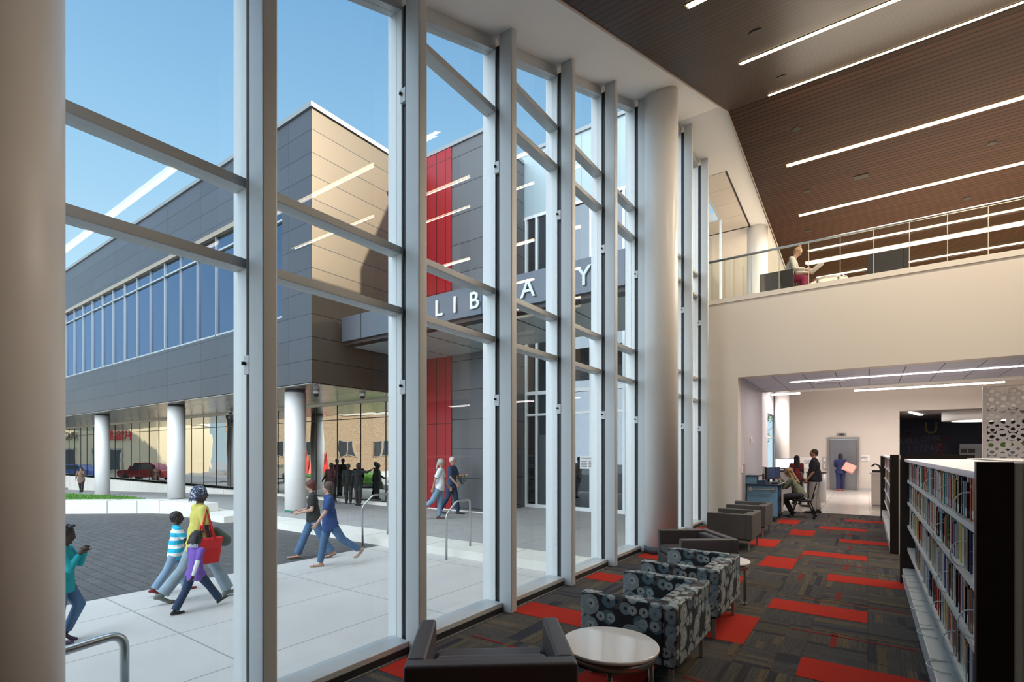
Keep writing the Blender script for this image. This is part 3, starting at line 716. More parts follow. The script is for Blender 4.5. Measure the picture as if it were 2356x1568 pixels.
# ---- dark clad wing across the court
CL = (.115, .122, .135)
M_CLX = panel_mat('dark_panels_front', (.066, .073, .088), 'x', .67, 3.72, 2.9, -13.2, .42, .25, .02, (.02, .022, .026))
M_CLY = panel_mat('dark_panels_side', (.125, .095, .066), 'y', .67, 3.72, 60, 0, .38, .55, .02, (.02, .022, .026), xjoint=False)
M_COPE = mat('parapet_coping', (.30, .31, .31), .4, .5)
wg = thing('office_wing', 'dark panel clad wing on columns with a long ribbon of windows', 'building', (-36, 15, 0))
X1, Y0, ZB, ZH = -13.2, 8.62, 3.72, 11.72
WZ0, WZ1 = 5.85, 9.58
WX1 = -14.75
b = MB()
b.box(-60, WX1, Y0, Y0 + .35, ZB, WZ0); b.box(-60, X1 - .02, Y0, Y0 + .35, WZ1, ZH); b.box(WX1, X1 - .02, Y0, Y0 + .35, ZB, WZ1)
b.build('front_cladding', M_CLX, wg)
MB().box(X1 - .3, X1, Y0 + .002, 13.0, ZB, ZH).build('side_cladding', M_CLY, wg)
MB().box(-60, X1 - .3, Y0 + .35, 20, ZB + .15, WZ0 - .1).box(-60, X1 - .3, Y0 + .35, 20, WZ1 + .1, ZH - .1).box(-60, X1 - .3, Y0 + 3.0, 20, WZ0 - .1, WZ1 + .1).build('core', mat('dim_interior', (.05, .055, .07), .8), wg)
MB().box(-60.1, X1 + .06, Y0 - .06, Y0 + .4, ZH, ZH + .14).box(X1 - .34, X1 + .06, Y0 + .4, 13.0, ZH, ZH + .14).box(-60, X1 - .4, Y0 + .4, 20, ZH - .1, ZH).build('parapet_cap', M_COPE, wg)
def metal_soffit():
    m = mat('ribbed_metal_soffit', (.55, .50, .44), .16, .9); t = NT(m); x, y, z = t.sep(t.obj())
    n = t.noise(t.comb(t.math('MULTIPLY', x, .6), t.math('MULTIPLY', y, 5.), 0.), 2.2, 2.)
    t.L(t.mix(t.joint(y, .9, .1, .03), (.55, .50, .44), (.08, .07, .06)), t.b.inputs['Base Color']); t.bump(n, .5, .05); return m
MB().box(-60, X1, Y0 + .0, 12.65, ZB - .02, ZB + .02).build('soffit', metal_soffit(), wg)
MB().box(-60, WX1, Y0 - .03, Y0 + .30, WZ1 - .16, WZ1).build('window_head', mat('bronze_head', (.40, .32, .24), .4, .5), wg)
M_WMUL = mat('window_mullion_grey', (.42, .46, .48), .4, .4)
M_BLUEGL = glass_mat('blue_reflective_glass', (.10, .13, .17), .22, (.55, .70, 1.0), 0.01, ripple=.05)
pitch = 1.462
for k in range(30):
    x1 = WX1 - k * pitch; x0 = x1 - pitch
    f = MB().box(x0, x0 + .055, Y0 + .03, Y0 + .16, WZ0, WZ1 - .16).box(x1 - .0, x1 + .0, Y0 + .03, Y0 + .04, WZ0, WZ0 + .01)
    f.box(x0, x1, Y0 + .03, Y0 + .16, WZ0, WZ0 + .07).box(x0, x1, Y0 + .03, Y0 + .16, 8.86, 8.92)
    wo_ = f.build('window', M_WMUL, wg)
    MB().box(x0 + .055, x1, Y0 + .10, Y0 + .11, WZ0 + .07, WZ1 - .16).build('window_pane', M_BLUEGL, wo_)
# small fixtures under the overhang: dome cameras
for (x, y, lab) in [(-14.45, 9.6, 'white dome camera under the overhang right of the nearest outdoor column'), (-12.9 - .9, 10.9, 'dome camera under the overhang near the clad corner'), (-29.0, 11.5, 'dome camera under the overhang far left'), (-24.6, 11.8, 'dome camera under the overhang between the two far columns')]:
    t = thing('dome_camera', lab, 'camera', (x, y, ZB - .02), 0, 'dome cameras under the overhang')
    MB().cyl((x, y), .10, ZB - .14, ZB - .02, 16).build('housing', M_WHITE, t); MB().ell((x, y, ZB - .15), .085, .085, .09).build('dome', M_BLACK, t)
for (x, lab) in [(-15.12, 'white round outdoor column nearest to the window, under the wing corner'), (-23.99, 'second white round outdoor column, behind the family walking'), (-33.0, 'farthest white round outdoor column beside the lawn')]:
    c = thing('outdoor_column', lab, 'column', (x, 9.29, zt(x)), 0, 'white round columns under the wing')
    MB().cyl((x, 9.29), .325, zt(x) + .03, ZB - .1, 40).build('shaft', M_COLW, c)
    MB().cyl((x, 9.29), .30, ZB - .1, ZB - .02, 40).build('neck', mat('dark_rubber_base'), c)
    MB().cyl((x, 9.29), .31, zt(x), zt(x) + .03, 40).build('base_ring', mat('dark_rubber_base'), c)
# mirror glass ground floor
gf = thing('ground_floor_glazing', 'dark reflective glass wall of the ground floor under the wing', 'glass wall', (-36, 12.7, -.3))
M_MIR = glass_mat('mirror_tinted_glass', (.10, .13, .13), .62, (.96, .93, .86), 0., ripple=.10, fres=False)
for k in range(30):
    x1 = -13.2 - k * 1.46; x0 = x1 - 1.46; zb = zt(x0) - .05
    MB().box(x0 + .01, x1 - .01, 12.64, 12.66, zb, 3.0).build('glass_pane', M_MIR, gf)
    MB().box(x0 + .01, x1 - .01, 12.64, 12.66, 3.03, ZB - .12).build('glass_pane', M_MIR, gf)
b = MB()
for k in range(31):
    x = -13.2 - k * 1.46; b.box(x - .012, x + .012, 12.62, 12.70, -1.2, ZB - .02)
b.box(-60, -13.2, 12.62, 12.70, 3.0, 3.03)
b.build('mullion_grid', M_FRDK, gf)
MB().box(-60, -13.2, 12.58, 12.75, ZB - .12, ZB - .02).build('head_rail', mat('cream_head_rail', (.75, .66, .50), .5), gf)
MB().box(-60, -13.2, 19.8, 20, -1.5, ZB).box(-60, -13.2, 12.8, 20, -1.6, -.9).build('lobby_back', mat('dim_interior'), gf)
# low ramp wall and base curb in front of the glass
t = thing('ramp_wall', 'long low white wall along the base of the reflective glass', 'wall', (-40, 12.1, -.8))
MB().hexa([(-60, 11.95, -2), (-24, 11.95, -.6), (-24, 12.2, -.6), (-60, 12.2, -2)], [(-60, 11.95, -.10), (-24, 11.95, -.10), (-24, 12.2, -.10), (-60, 12.2, -.10)]).build('wall_body', M_CURB, t)
MB().box(-24, -13.2, 12.3, 12.55, -.6, ZT + .11).build('curb', M_CURB, t)

# ---- red and dark entrance wall
ew = thing('entrance_wall', 'tall wall of red vertical panels beside dark horizontal cladding at the entrance', 'wall', (-11, 12.7, ZT))
def redp():
    m = mat('red_panels', (.42, .012, .018), .32, .15); t = NT(m); x, y, z = t.sep(t.obj())
    j = t.math('MAXIMUM', t.joint(x, .41, -11.38 + 2.1, .035), t.joint(z, 4.45, 2.9, .02)); t.L(t.mix(j, (.33, .012, .018), (.06, .003, .004)), t.b.inputs['Base Color']); return m
MB().box(-13.2, -11.38, 12.62, 13.2, ZT + .02, 11.93).build('red_cladding', redp(), ew)
M_EW = panel_mat('charcoal_panels', (.105, .105, .11), 'x', .97, .1, 60, 0, .5, .1, .025, (.012, .012, .013), .12, xjoint=False)
MB().box(-11.38, -10.0, 12.65, 14.9, ZT + .02, 11.93).build('dark_cladding', M_EW, ew)
MB().box(-13.2, -9.97, 12.6, 14.9, 11.93, 12.05).build('parapet_cap', M_COPE, ew)
MB().box(-13.2, -10.0, 12.56, 12.64, ZT, ZT + .04).build('base_curb', M_CURB, ew)

# ---- entrance canopy with lettering
cn = thing('entrance_canopy', 'grey canopy over the entrance carrying big white LIBRARY letters', 'canopy', (-8, 10.5, 4.9))
M_FAS = panel_mat('canopy_fascia', (.11, .125, .15), 'x', 0, 0, 2.25, -8.62, .35, .5, .03, (.01, .01, .012), .03)
MB().box(-13.0, -3.95, 9.50, 9.62, 5.04, 5.76).build('fascia', M_FAS, cn)
MB().box(-13.0, -3.95, 9.62, 12.65, 5.2, 5.7).build('roof_deck', mat('outer_cladding'), cn)
MB().box(-13.0, -3.95, 9.60, 9.9, 4.94, 5.2).build('lower_edge', mat('dark_bronze', (.035, .022, .022), .4, .3), cn)
def soff():
    m = mat('canopy_soffit', (.42, .47, .47), .3); t = NT(m); x, y, z = t.sep(t.obj())
    t.L(t.mix(t.joint(x, 1.5, -8.0, .06), (.42, .48, .47), (.02, .02, .02)), t.b.inputs['Base Color']); return m
MB().box(-13.0, -3.95, 9.9, 12.62, 4.93, 5.2).build('soffit', soff(), cn)
M_LET = mat('white_letters', (.82, .93, .92), .35)
for ch, x in zip('LIBRARY', [-8.97, -8.42, -7.80, -7.10, -6.24, -5.50, -4.84]):
    text(ch, 'letter', M_LET, cn, (x, 9.47, 5.19), (R(90), 0, 0), .58, .02, off=.004)
MB().cyl((-9.6, 9.46), .05, 5.36, 5.38, 12).build('sprinkler', M_WHITE, cn)

# ---- glazed entrance block
ef_ = thing('entrance_facade', 'glazed entrance block with pale upper panels behind the canopy', 'building', (-7, 15.2, ZT))
YF = 15.0
MB().box(-10.3, -3.95, YF - .02, YF + .2, 10.05, 12.3).build('pale_panels', panel_mat('pale_blue_panels', (.40, .49, .52), 'x', 50, 0, 1.35, -10.2, .35, .1, .02, (.25, .3, .3), .04), ef_)
MB().box(-10.35, -3.9, YF - .08, YF + .25, 12.3, 12.42).build('parapet_cap', M_COPE, ef_)
MB().box(-10.3, -3.95, YF - .05, YF + .2, 9.95, 10.06).build('window_head', M_ALU, ef_)
M_EGL = glass_mat('entry_glass', (.16, .21, .23), .15, (.85, .93, 1.), 0., ripple=.04, fres=False)
b = MB(); xs = [-9.94, -9.5, -8.55, -7.4, -6.25, -5.1, -4.0]
for x in xs: b.box(x - .04, x + .04, YF - .06, YF + .1, ZT, 9.95)
for (za, zb2) in ((ZT, ZT + .12), (2.98, 3.06), (3.72, 3.84), (6.9, 6.98)): b.box(-9.98, -3.96, YF - .05, YF + .1, za, zb2)
b.build('mullion_grid', M_ALU, ef_)
for i in range(6):
    MB().box(xs[i] + .04, xs[i + 1] - .04, YF + .01, YF + .03, ZT + .12, 2.98).build('glass_pane', M_EGL, ef_)
    MB().box(xs[i] + .04, xs[i + 1] - .04, YF + .01, YF + .03, 3.84, 9.95).build('glass_pane', M_EGL, ef_)
    MB().box(xs[i] + .04, xs[i + 1] - .04, YF + .01, YF + .03, 3.06, 3.72).build('glass_pane', M_EGL, ef_)
MB().box(-9.40, -8.62, YF - .03, YF + .0, ZT + .1, 2.3).build('door_leaf', mat('door_dark', (.05, .055, .06), .4, .3), ef_)
MB().box(-10.3, -5.0, 18, 18.2, ZT, 12.2).box(-10.3, -4.0, YF + .2, 18, ZT - .1, ZT).box(-10.5, -10.3, YF, 18.2, ZT, 12.3).box(-10.3, -3.95, YF + .2, 18.2, 12.2, 12.3).box(-5.0, -4.95, YF + .3, 18.2, ZT, 12.2).build('lobby', mat('dim_interior'), ef_)
b = MB()
for k in range(4): b.box(-10.25, -9.0, 17.0, 17.4, .1 + k * .38, .13 + k * .38)
b.build('lobby_shelf', mat('grey_shelf', (.25, .26, .27), .5), ef_)
hs = thing('hours_sign', 'small white library hours notice on the entrance glass', 'sign', (-7.4, 14.92, 1.2))
MB().box(-7.78, -7.18, 14.93, 14.945, 1.16, 1.58).build('paper', M_WHITE, hs)
text('Library Hours', 'lettering', M_INK, hs, (-7.48, 14.925, 1.48), (R(90), 0, 0), .085, .001)
b = MB()
for k in range(4): b.box(-7.74, -7.52, 14.925, 14.93, 1.22 + k * .055, 1.238 + k * .055); b.box(-7.46, -7.24, 14.925, 14.93, 1.22 + k * .055, 1.238 + k * .055)
b.build('small_print', M_INK, hs)

# ---- stainless handrails
def bend(pts, r=.09, n=6):
    o = [Vector(pts[0])]
    for i in range(1, len(pts) - 1):
        p0, p, p1 = map(Vector, pts[i - 1:i + 2]); a = (p0 - p).normalized(); c = (p1 - p).normalized(); s_, e_ = p + a * r, p + c * r
        for k in range(n + 1):
            t = k / n; o.append(s_ * (1 - t) ** 2 + p * 2 * t * (1 - t) + e_ * t * t)
    o.append(Vector(pts[-1])); return o
M_RAIL = mat('satin_steel_pipe', (.50, .52, .52), .3, .9)
def hrail(x, lab):
    t = thing('handrail', lab, 'handrail', (x, 7.6, ZP), 0, 'stainless handrails at the terrace step')
    MB().tube(bend([(x, 7.33, ZP), (x, 7.33, .48), (x, 7.62, .72), (x, 8.05, .72), (x, 8.05, ZT)], .07), .021, 10).build('pipe', M_RAIL, t)
hrail(-9.28, 'bent steel handrail at the step, seen right of the two walking women')
hrail(-6.74, 'bent steel handrail at the step, in front of the couple near the red wall')
t = thing('handrail', 'large bent steel handrail close outside the glass at the bottom left', 'handrail', (-3.83, 1.0, ZP))
MB().tube(bend([(-3.83, -.6, .42), (-3.83, 1.19, .565), (-3.83, 1.19, ZP)], .10, 8), .026, 16).build('pipe', M_RAIL, t)

# ---- the sunlit street that the dark glass mirrors (beyond the court, out of the direct view)
struct(MB().prism([(-3.5, -30), (-20, -30), (-20, -14), (-27, -6), (-27, 1.4), (-36.2, -6), (-50, 2.2), (-50, 12.75), (-140, 40), (-140, -80), (-3.5, -80)], -2.1, -1.0).build('street', mat('asphalt_street', (.30, .30, .31), .85, noise=.15, nscale=3)))
struct(MB().prism([(-90, -60), (90, -60), (90, 90), (-90, 90)], -2.6, -2.2).build('ground', mat('ground_earth', (.22, .21, .19), .9)))
fd = Vector((28, -19, 0)).normalized(); fn = Vector((.56, .83, 0)).normalized(); rzf = math.atan2(fd.y, fd.x)
def bldg(name, lab, p, ln, ht, M, cap_h=.35, dep=10):
    t = thing(name, lab, 'building', (p[0], p[1], -1.0), rzf)
    MB().box(0, ln, -dep, 0, 0, ht).build('body', M, t, world=False)
    MB().box(-.1, ln + .1, -dep, .12, ht, ht + cap_h).build('parapet_cap', mat('white_trim', (.8, .77, .7), .6), t, world=False)
    return t
M_CRS = mat('cream_stucco', (.80, .68, .48), .8, noise=.05)
def brick():
    m = mat('tan_brick', (.5, .36, .22), .85); t = NT(m); x, y, z = t.sep(t.obj()); br = t.n('ShaderNodeTexBrick')
    t.L(t.comb(x, z, 0.), br.inputs['Vector']); br.inputs['Scale'].default_value = 2.4
    br.inputs['Color1'].default_value = (.56, .38, .22, 1); br.inputs['Color2'].default_value = (.42, .27, .16, 1); br.inputs['Mortar'].default_value = (.62, .55, .45, 1); br.inputs['Mortar Size'].default_value = .03
    t.L(br.outputs[0], t.b.inputs['Base Color']); return m
t = bldg('storefront_building', 'cream storefront building with big display windows, mirrored in the dark glass', (-92, 18), 30, 6.2, M_CRS)
for x in (2, 7, 12, 17, 22.5):
    f = MB().box(x, x + 3.4, .0, .12, .5, 3.2).build('window', mat('storefront_frame', (.5, .45, .38), .5), t, world=False)
    MB().box(x + .15, x + 1.6, .12, .15, .7, 3.0).box(x + 1.75, x + 3.25, .12, .15, .7, 3.0).build('window_pane', mat('street_glass', (.05, .06, .07), .1), f, world=False)
for (s_, x, c, sz) in [('OCCOW', 8.5, (.2, .17, .13), 1.5), ('ACCORD', 17.5, (.2, .17, .13), 1.5), ('H&R', 25.5, (.6, .03, .03), 1.6)]:
    text(s_, 'letter', mat('sign_ink_%d' % int(x), c, .6), t, (x, .16, 4.1), (R(90), 0, R(180)), sz, .04, world=False)
t = bldg('brick_building', 'tan brick warehouse with paired windows, mirrored in the dark glass', (-62, -4), 34, 7.0, brick())
MB().box(0, 34, -6, -.5, 7.0, 8.6).build('upper_storey', mat('white_trim'), t, world=False)
for x in (2.5, 6, 9.5, 13.5, 17.5, 21.5, 26):
    f = MB().box(x, x + 1.9, .0, .10, 2.2, 4.1).build('window', mat('storefront_frame'), t, world=False)
    MB().box(x + .1, x + .85, .1, .13, 2.3, 4.0).box(x + 1.05, x + 1.8, .1, .13, 2.3, 4.0).build('window_pane', mat('street_glass'), f, world=False)
    MB().box(x, x + 2.2, -.45, -.4, 7.3, 8.2).build('strip_window', mat('street_glass'), t, world=False)
def car(name, lab, x, y, rz, col, L_=4.4, suv=1.0):
    t = thing(name, lab, 'car', (x, y, -1.0), rz)
    b = MB(); Wd = .88
    prof = [(-2.2, .35), (-2.2, .85), (-2.05, 1.0), (-1.2, 1.05), (-.75, 1.5 * suv), (1.0, 1.52 * suv), (1.75, 1.05), (2.15, .98), (2.2, .6), (2.15, .3)]
    n = len(prof); vs = []
    for s_ in (-1, 1):
        for px, pz in prof: vs.append((px, s_ * (Wd if pz < 1.2 else Wd * .82), pz))
    b.add(vs, [tuple(range(n)), tuple(range(2 * n - 1, n - 1, -1))] + [(i, n + i, n + (i + 1) % n, (i + 1) % n) for i in range(n)])
    b.build('body', mat('car_paint_' + name + str(int(abs(x))), col, .25, .3, coat=.5), t, world=False, bevel=.05)
    b = MB()
    for s_ in (-1, 1): b.hexa([(-1.0, s_ * .86 - .01, 1.06), (1.4, s_ * .86 - .01, 1.06), (1.4, s_ * .86 + .02, 1.06), (-1.0, s_ * .86 + .02, 1.06)], [(-.65, s_ * .76 - .01, 1.42 * suv), (.95, s_ * .76 - .01, 1.42 * suv), (.95, s_ * .76 + .02, 1.42 * suv), (-.65, s_ * .76 + .02, 1.42 * suv)])
    b.build('side_window', mat('street_glass'), t, world=False)
    for (wx, wy) in ((-1.35, .8), (1.4, .8), (-1.35, -.8), (1.4, -.8)):
        o = MB().lathe([(.22, -.11), (.33, -.09), (.33, .09), (.22, .11)], 18).build('wheel', mat('tyre', (.02, .02, .02), .7), t, world=False); o.location = (wx, wy, .33); o.rotation_euler = (R(90), 0, 0)
    MB().box(-2.22, -2.17, -.75, -.5, .7, .85).box(-2.22, -2.17, .5, .75, .7, .85).build('headlight', mat('lamp_lens', (.8, .8, .7), .2), t, world=False)
car('parked_car', 'red car parked on the street, mirrored at the right of the dark glass', -35.0, -7.0, rzf + .5, (.35, .02, .02))
car('parked_car', 'dark red sport utility car parked on the street, mirrored below the storefront', -57, 5.8, rzf, (.25, .02, .03), suv=1.15)
car('parked_car', 'blue car parked on the street, mirrored behind the far column', -64, 9.5, rzf, (.05, .10, .35))
car('parked_car', 'silver car on the street, mirrored between the far columns', -50, -4.5, rzf + .8, (.4, .42, .45))
# faceted red sculpture
def sculpt(x, y, sc_, lab):
    t = thing('red_sculpture', lab, 'sculpture', (x, y, -.6)); b = MB(); rnd = random.Random(int(-x))
    for k in range(7):
        px = -1.5 + k * .5; h = rnd.uniform(1.5, 2.4) if k != 4 else 4.0; q = rnd.uniform(-.3, .3)
        b.add([(px - .35, -.2, 0), (px + .4, -.1, 0), (px + .2, .35, 0), (px + q, 0, h), (px + q + .3, .1, h * .82)], [(0, 1, 4, 3), (1, 2, 4), (2, 0, 3, 4), (0, 2, 1)])
    o = b.build('plates', mat('sculpture_red', (.75, .02, .015), .35), t, world=False); o.scale = (sc_, sc_, sc_)
    MB().box(-2.5 * sc_, 2.5 * sc_, -.8, .8, -.4, 0).build('plinth', M_CURB, t, world=False)
sculpt(-44.8, -4.2, 1.15, 'faceted red steel sculpture at the street corner, mirrored beside the nearest outdoor column')
# trees
def tree(name, lab, x, y, z, h, rw, n, seed, col=(.10, .17, .035)):
    t = thing(name, lab, 'tree', (x, y, z)); rnd = random.Random(seed); b = MB()
    b.tube([(0, 0, 0), (.05, .02, h * .3), (-.03, .05, h * .6), (0, 0, h * .85)], .1, 8, rr=[.13, .10, .07, .03])
    for k in range(7):
        a = rnd.uniform(0, 6.28); b.tube([(0, 0, h * (.35 + .06 * k)), (math.cos(a) * rw * .4, math.sin(a) * rw * .4, h * (.5 + .06 * k)), (math.cos(a) * rw * .75, math.sin(a) * rw * .75, h * (.58 + .06 * k))], .04, 6, rr=[.05, .03, .012])
    b.build('trunk', mat('bark', (.12, .09, .07), .9, noise=.3), t, world=False)
    b = MB(); cl = [(rnd.gauss(0, rw * .4), rnd.gauss(0, rw * .4), h * rnd.uniform(.42, .98), rnd.uniform(.25, .5) * rw) for _ in range(16)]
    for k in range(n):
        cx, cy, cz, r = rnd.choice(cl); d = Vector((rnd.gauss(0, 1), rnd.gauss(0, 1), rnd.gauss(0, 1))).normalized() * r * rnd.random() ** .4; c = Vector((cx, cy, cz)) + d
        u = Vector((rnd.gauss(0, 1), rnd.gauss(0, 1), rnd.gauss(0, .6))).normalized(); v = u.cross(Vector((rnd.gauss(0, 1), rnd.gauss(0, 1), rnd.gauss(0, 1)))).normalized(); l, w_ = rnd.uniform(.08, .14), .045
        b.add([c - u * l, c + v * w_, c + u * l, c - v * w_], [(0, 1, 2, 3)], k % 2)
    b.build('foliage', [mat('leaf_' + name, col, .6, noise=.3, nscale=4), mat('leaf2_' + name, tuple(c * 1.5 for c in col), .6)], t, world=False)
tree('street_tree', 'leafy green tree seen through the narrow window behind the computers', -7.2, 43, -.3, 7.0, 2.4, 9000, 1, (.12, .22, .04))
tree('street_tree', 'young tree in front of the brick warehouse, mirrored in the dark glass', -33, -9.5, -.6, 4.5, 1.0, 2500, 2)
tree('street_tree', 'street tree mirrored in the entrance glass', -9.5, -20, -.6, 8.5, 2.8, 6000, 5, (.06, .10, .025))
tree('street_tree', 'tree behind the storefront roof, mirrored under the overhang', -98, 2, -1.0, 13, 4., 6000, 6)
# ================================================================== FURNITURE
def dots():
    m = mat('ring_print_fabric', (.02, .022, .028), .85); t = NT(m); v = t.obj(); x, y, z = t.sep(v)
    g = t.n('ShaderNodeNewGeometry'); nx, ny, nz = t.sep(g.outputs['Normal'])
    # pick the plane of the face: side faces use (x,z), back faces (y,z), top faces (x,y)
    ax = t.math('ABSOLUTE', nx); ay = t.math('ABSOLUTE', ny); az = t.math('ABSOLUTE', nz)
    isz = t.math('GREATER_THAN', az, .7); isx = t.math('MULTIPLY', t.math('GREATER_THAN', ax, .7), t.math('SUBTRACT', 1., isz))
    U = t.math('ADD', t.math('MULTIPLY', y, isx), t.math('MULTIPLY', x, t.math('SUBTRACT', 1., isx)))
    V = t.math('ADD', t.math('MULTIPLY', y, isz), t.math('MULTIPLY', z, t.math('SUBTRACT', 1., isz)))
    col = (.020, .022, .028)
    for li, (sc, rad, cc) in enumerate([(7.5, .40, (.12, .105, .10)), (8.2, .44, (.14, .24, .30)), (6.0, .46, (.44, .50, .52)), (12., .42, (.55, .60, .60)), (9.0, .42, (.30, .38, .42))]):
        u = t.math('ADD', t.math('MULTIPLY', U, sc), .37 * li); w_ = t.math('ADD', t.math('MULTIPLY', V, sc), .61 * li)
        fu = t.math('FLOOR', u); fv = t.math('FLOOR', w_); r = t.white(t.comb(fu, fv, float(li)))
        r2 = t.white(t.comb(fu, fv, float(li) + 9))
        du = t.math('SUBTRACT', t.math('SUBTRACT', u, fu), t.math('ADD', .47, t.math('MULTIPLY', r2, .06))); dv_ = t.math('SUBTRACT', t.math('SUBTRACT', w_, fv), .5)
        d = t.math('SQRT', t.math('ADD', t.math('MULTIPLY', du, du), t.math('MULTIPLY', dv_, dv_)))
        ang = t.math('ARCTAN2', dv_, du)
        spk = t.math('SINE', t.math('MULTIPLY', ang, 34.)); wob = t.math('MULTIPLY', t.math('SINE', t.math('MULTIPLY', ang, 5.)), .012)
        dd = t.math('ADD', d, wob)
        msk = t.math('MULTIPLY', t.math('LESS_THAN', dd, rad), t.math('GREATER_THAN', dd, rad * .27))
        msk = t.math('MULTIPLY', msk, t.math('GREATER_THAN', r, .60 if li else .5))
        shade = t.math('ADD', .62, t.math('MULTIPLY', spk, .36))
        col = t.mix(t.math('MULTIPLY', msk, shade), col, cc)
    t.L(col, t.b.inputs['Base Color']); return m
M_DOTS = dots()
M_LEATH = mat('charcoal_leather', (.068, .060, .066), .38, spec=.5, bump=.12, bscale=220)
M_GFAB = mat('grey_woven_fabric', (.105, .10, .098), .9, noise=.25, nscale=60, stretch=(1, 1, 14), bump=.25, bscale=300)
M_LEG = mat('brushed_steel_leg', (.50, .48, .45), .35, .9)
def club_chair(name, label, M, w_=.90, d_=.74, h=.635, group=None):
    """faces local +X; arms and back one height"""
    t = thing(name, label, 'armchair', (0, 0, 0), 0, group); hw, hd, T = w_ / 2, d_ / 2, .10
    hb = .205
    MB().box(-hd, -hd + T, -hw, hw, hb, h).build('backrest', M, t, world=False, bevel=.018, seg=3)
    for s_ in (-1, 1):
        y0, y1 = (hw - T, hw) if s_ > 0 else (-hw, -hw + T)
        MB().box(-hd + T * .96, hd, y0, y1, hb, h).build('arm', M, t, world=False, bevel=.018, seg=3)
    MB().box(-hd + T, hd - .005, -hw + T, hw - T, hb, .34).build('seat_base', M, t, world=False, bevel=.01)
    MB().box(-hd + T, hd, -hw + T + .005, hw - T - .005, .34, .45).build('seat_cushion', M, t, world=False, bevel=.03, seg=3)
    MB().box(-hd + T, -hd + T + .10, -hw + T + .04, hw - T - .04, .45, h - .02).build('back_cushion', M, t, world=False, bevel=.03, seg=3)
    for sx in (-1, 1):
        for sy in (-1, 1):
            x, y = sx * (hd - .06), sy * (hw - .07)
            MB().box(x - .016, x + .016, y - .016, y + .016, 0, hb + .01).build('leg', M_LEG, t, world=False, bevel=.003)
    MB().box(-hd + .04, hd - .04, -hw + .05, hw - .05, hb - .025, hb).build('under_frame', M_BLACK, t, world=False)
    return t
c1 = club_chair('armchair', 'dark ring print armchair, nearest of the two, next to the front round table', M_DOTS, .92, .74, .635, 'ring print armchairs by the window')
c1.location = (-1.44, 3.94, 0); c1.rotation_euler = (0, 0, R(180))
dup(c1, (-1.46, 5.24, 0), R(180), 'dark ring print armchair, farther of the two, in front of the leather one')
c2 = club_chair('armchair', 'charcoal leather armchair seen from behind at the bottom edge of the view', M_LEATH, .88, .72, .635, 'charcoal leather armchairs')
c2.location = (-1.765, 2.29, 0); c2.rotation_euler = (0, 0, R(128.5))
dup(c2, (-1.84, 6.78, 0), R(218), 'charcoal leather armchair turned toward the glass in front of the white column')
c3 = club_chair('armchair', 'grey woven fabric armchair, nearer of the pair before the blue computer cart', M_GFAB, .92, .74, .635, 'grey woven armchairs')
c3.location = (-1.97, 9.80, 0); c3.rotation_euler = (0, 0, R(180))
dup(c3, (-2.02, 11.52, 0), R(180), 'grey woven fabric armchair, farther of the pair beside the blue computer cart')
# balcony chairs
M_DKF = mat('black_wool_fabric', (.030, .029, .031), .9)
c4 = club_chair('armchair', 'black boxy armchair on the balcony that the reading woman sits in', M_DKF, .74, .74, .72, 'black armchairs on the balcony')
c4.location = (-1.83, 14.2, 5.41); c4.rotation_euler = (0, 0, 0)
dup(c4, (.36, 14.2, 5.41), R(180), 'black boxy armchair on the balcony to the right of the table, empty')
def round_table(label, loc, r, h, group):
    t = thing('side_table', label, 'table', loc, 0, group)
    MB().lathe([(r - .012, h - .026), (r, h - .020), (r, h - .004), (r - .006, h)], 64).build('tabletop', M_TABLEW, t, world=False)
    MB().lathe([(r - .03, h - .075), (r - .02, h - .075), (r - .02, h - .034), (r - .03, h - .034)], 64).build('rim', mat('rim_steel', (.45, .42, .38), .3, .95), t, world=False)
    MB().lathe([(r - .04, h - .034), (r - .04, h - .026)], 48).build('shadow_gap', M_BLACK, t, world=False)
    for k in range(4):
        a = R(25 + 90 * k); x, y = (r - .05) * math.cos(a), (r - .05) * math.sin(a)
        MB().tube([(x, y, .02), (x, y, h - .04)], .016, 10).build('leg', mat('table_leg_steel', (.36, .34, .33), .35, .9), t, world=False)
        MB().cyl((x, y), .02, 0, .022, 12).build('foot', M_CHROME, t, world=False)
    return t
rt = round_table('small round table with glossy white top in the foreground beside the leather chair', (-1.335, 2.965, 0), .305, .495, 'white round side tables')
rt2 = round_table('small round white table mostly hidden behind the farther ring print armchair', (-1.32, 6.02, 0), .27, .495, 'white round side tables')
bt = thing('side_table', 'low round table with shiny rim on the balcony beside the reading woman', 'table', (-.78, 14.35, 5.41))
MB().lathe([(.36, .40), (.40, .41), (.40, .44), (.38, .45)], 40).build('tabletop', M_CHROME, bt, world=False)
for k in range(4):
    a = R(45 + 90 * k); MB().tube([(.3 * math.cos(a), .3 * math.sin(a), 0), (.3 * math.cos(a), .3 * math.sin(a), .41)], .014, 8).build('leg', M_WHITE, bt, world=False)

# ------------------------------------------------------------------ blue computer cart
M_CBLUE = mat('cart_blue', (.17, .35, .56), .4)
M_CTOP = mat('cart_dark_top', (.03, .04, .07), .3)
ct = thing('computer_cart', 'blue rolling computer cart with a dark top beside the grey armchairs', 'cart', (-2.14, 14.4, 0))
MB().box(-2.49, -1.80, 13.80, 13.84, .13, .88).build('end_panel', M_CBLUE, ct, bevel=.006)
MB().box(-2.49, -1.84, 14.86, 14.90, .13, .88).build('end_panel', M_CBLUE, ct, bevel=.006)
MB().box(-2.49, -2.45, 13.84, 14.86, .13, .88).build('back_panel', M_CTOP, ct)
MB().box(-2.45, -1.84, 13.84, 14.86, .13, .17).box(-2.45, -1.86, 13.84, 14.86, .5, .52).build('shelf', mat('cart_shelf_dark', (.03, .035, .05), .5), ct)
MB().box(-1.84, -1.80, 14.80, 14.86, .15, .62).build('cable_cover', M_WHITE, ct)
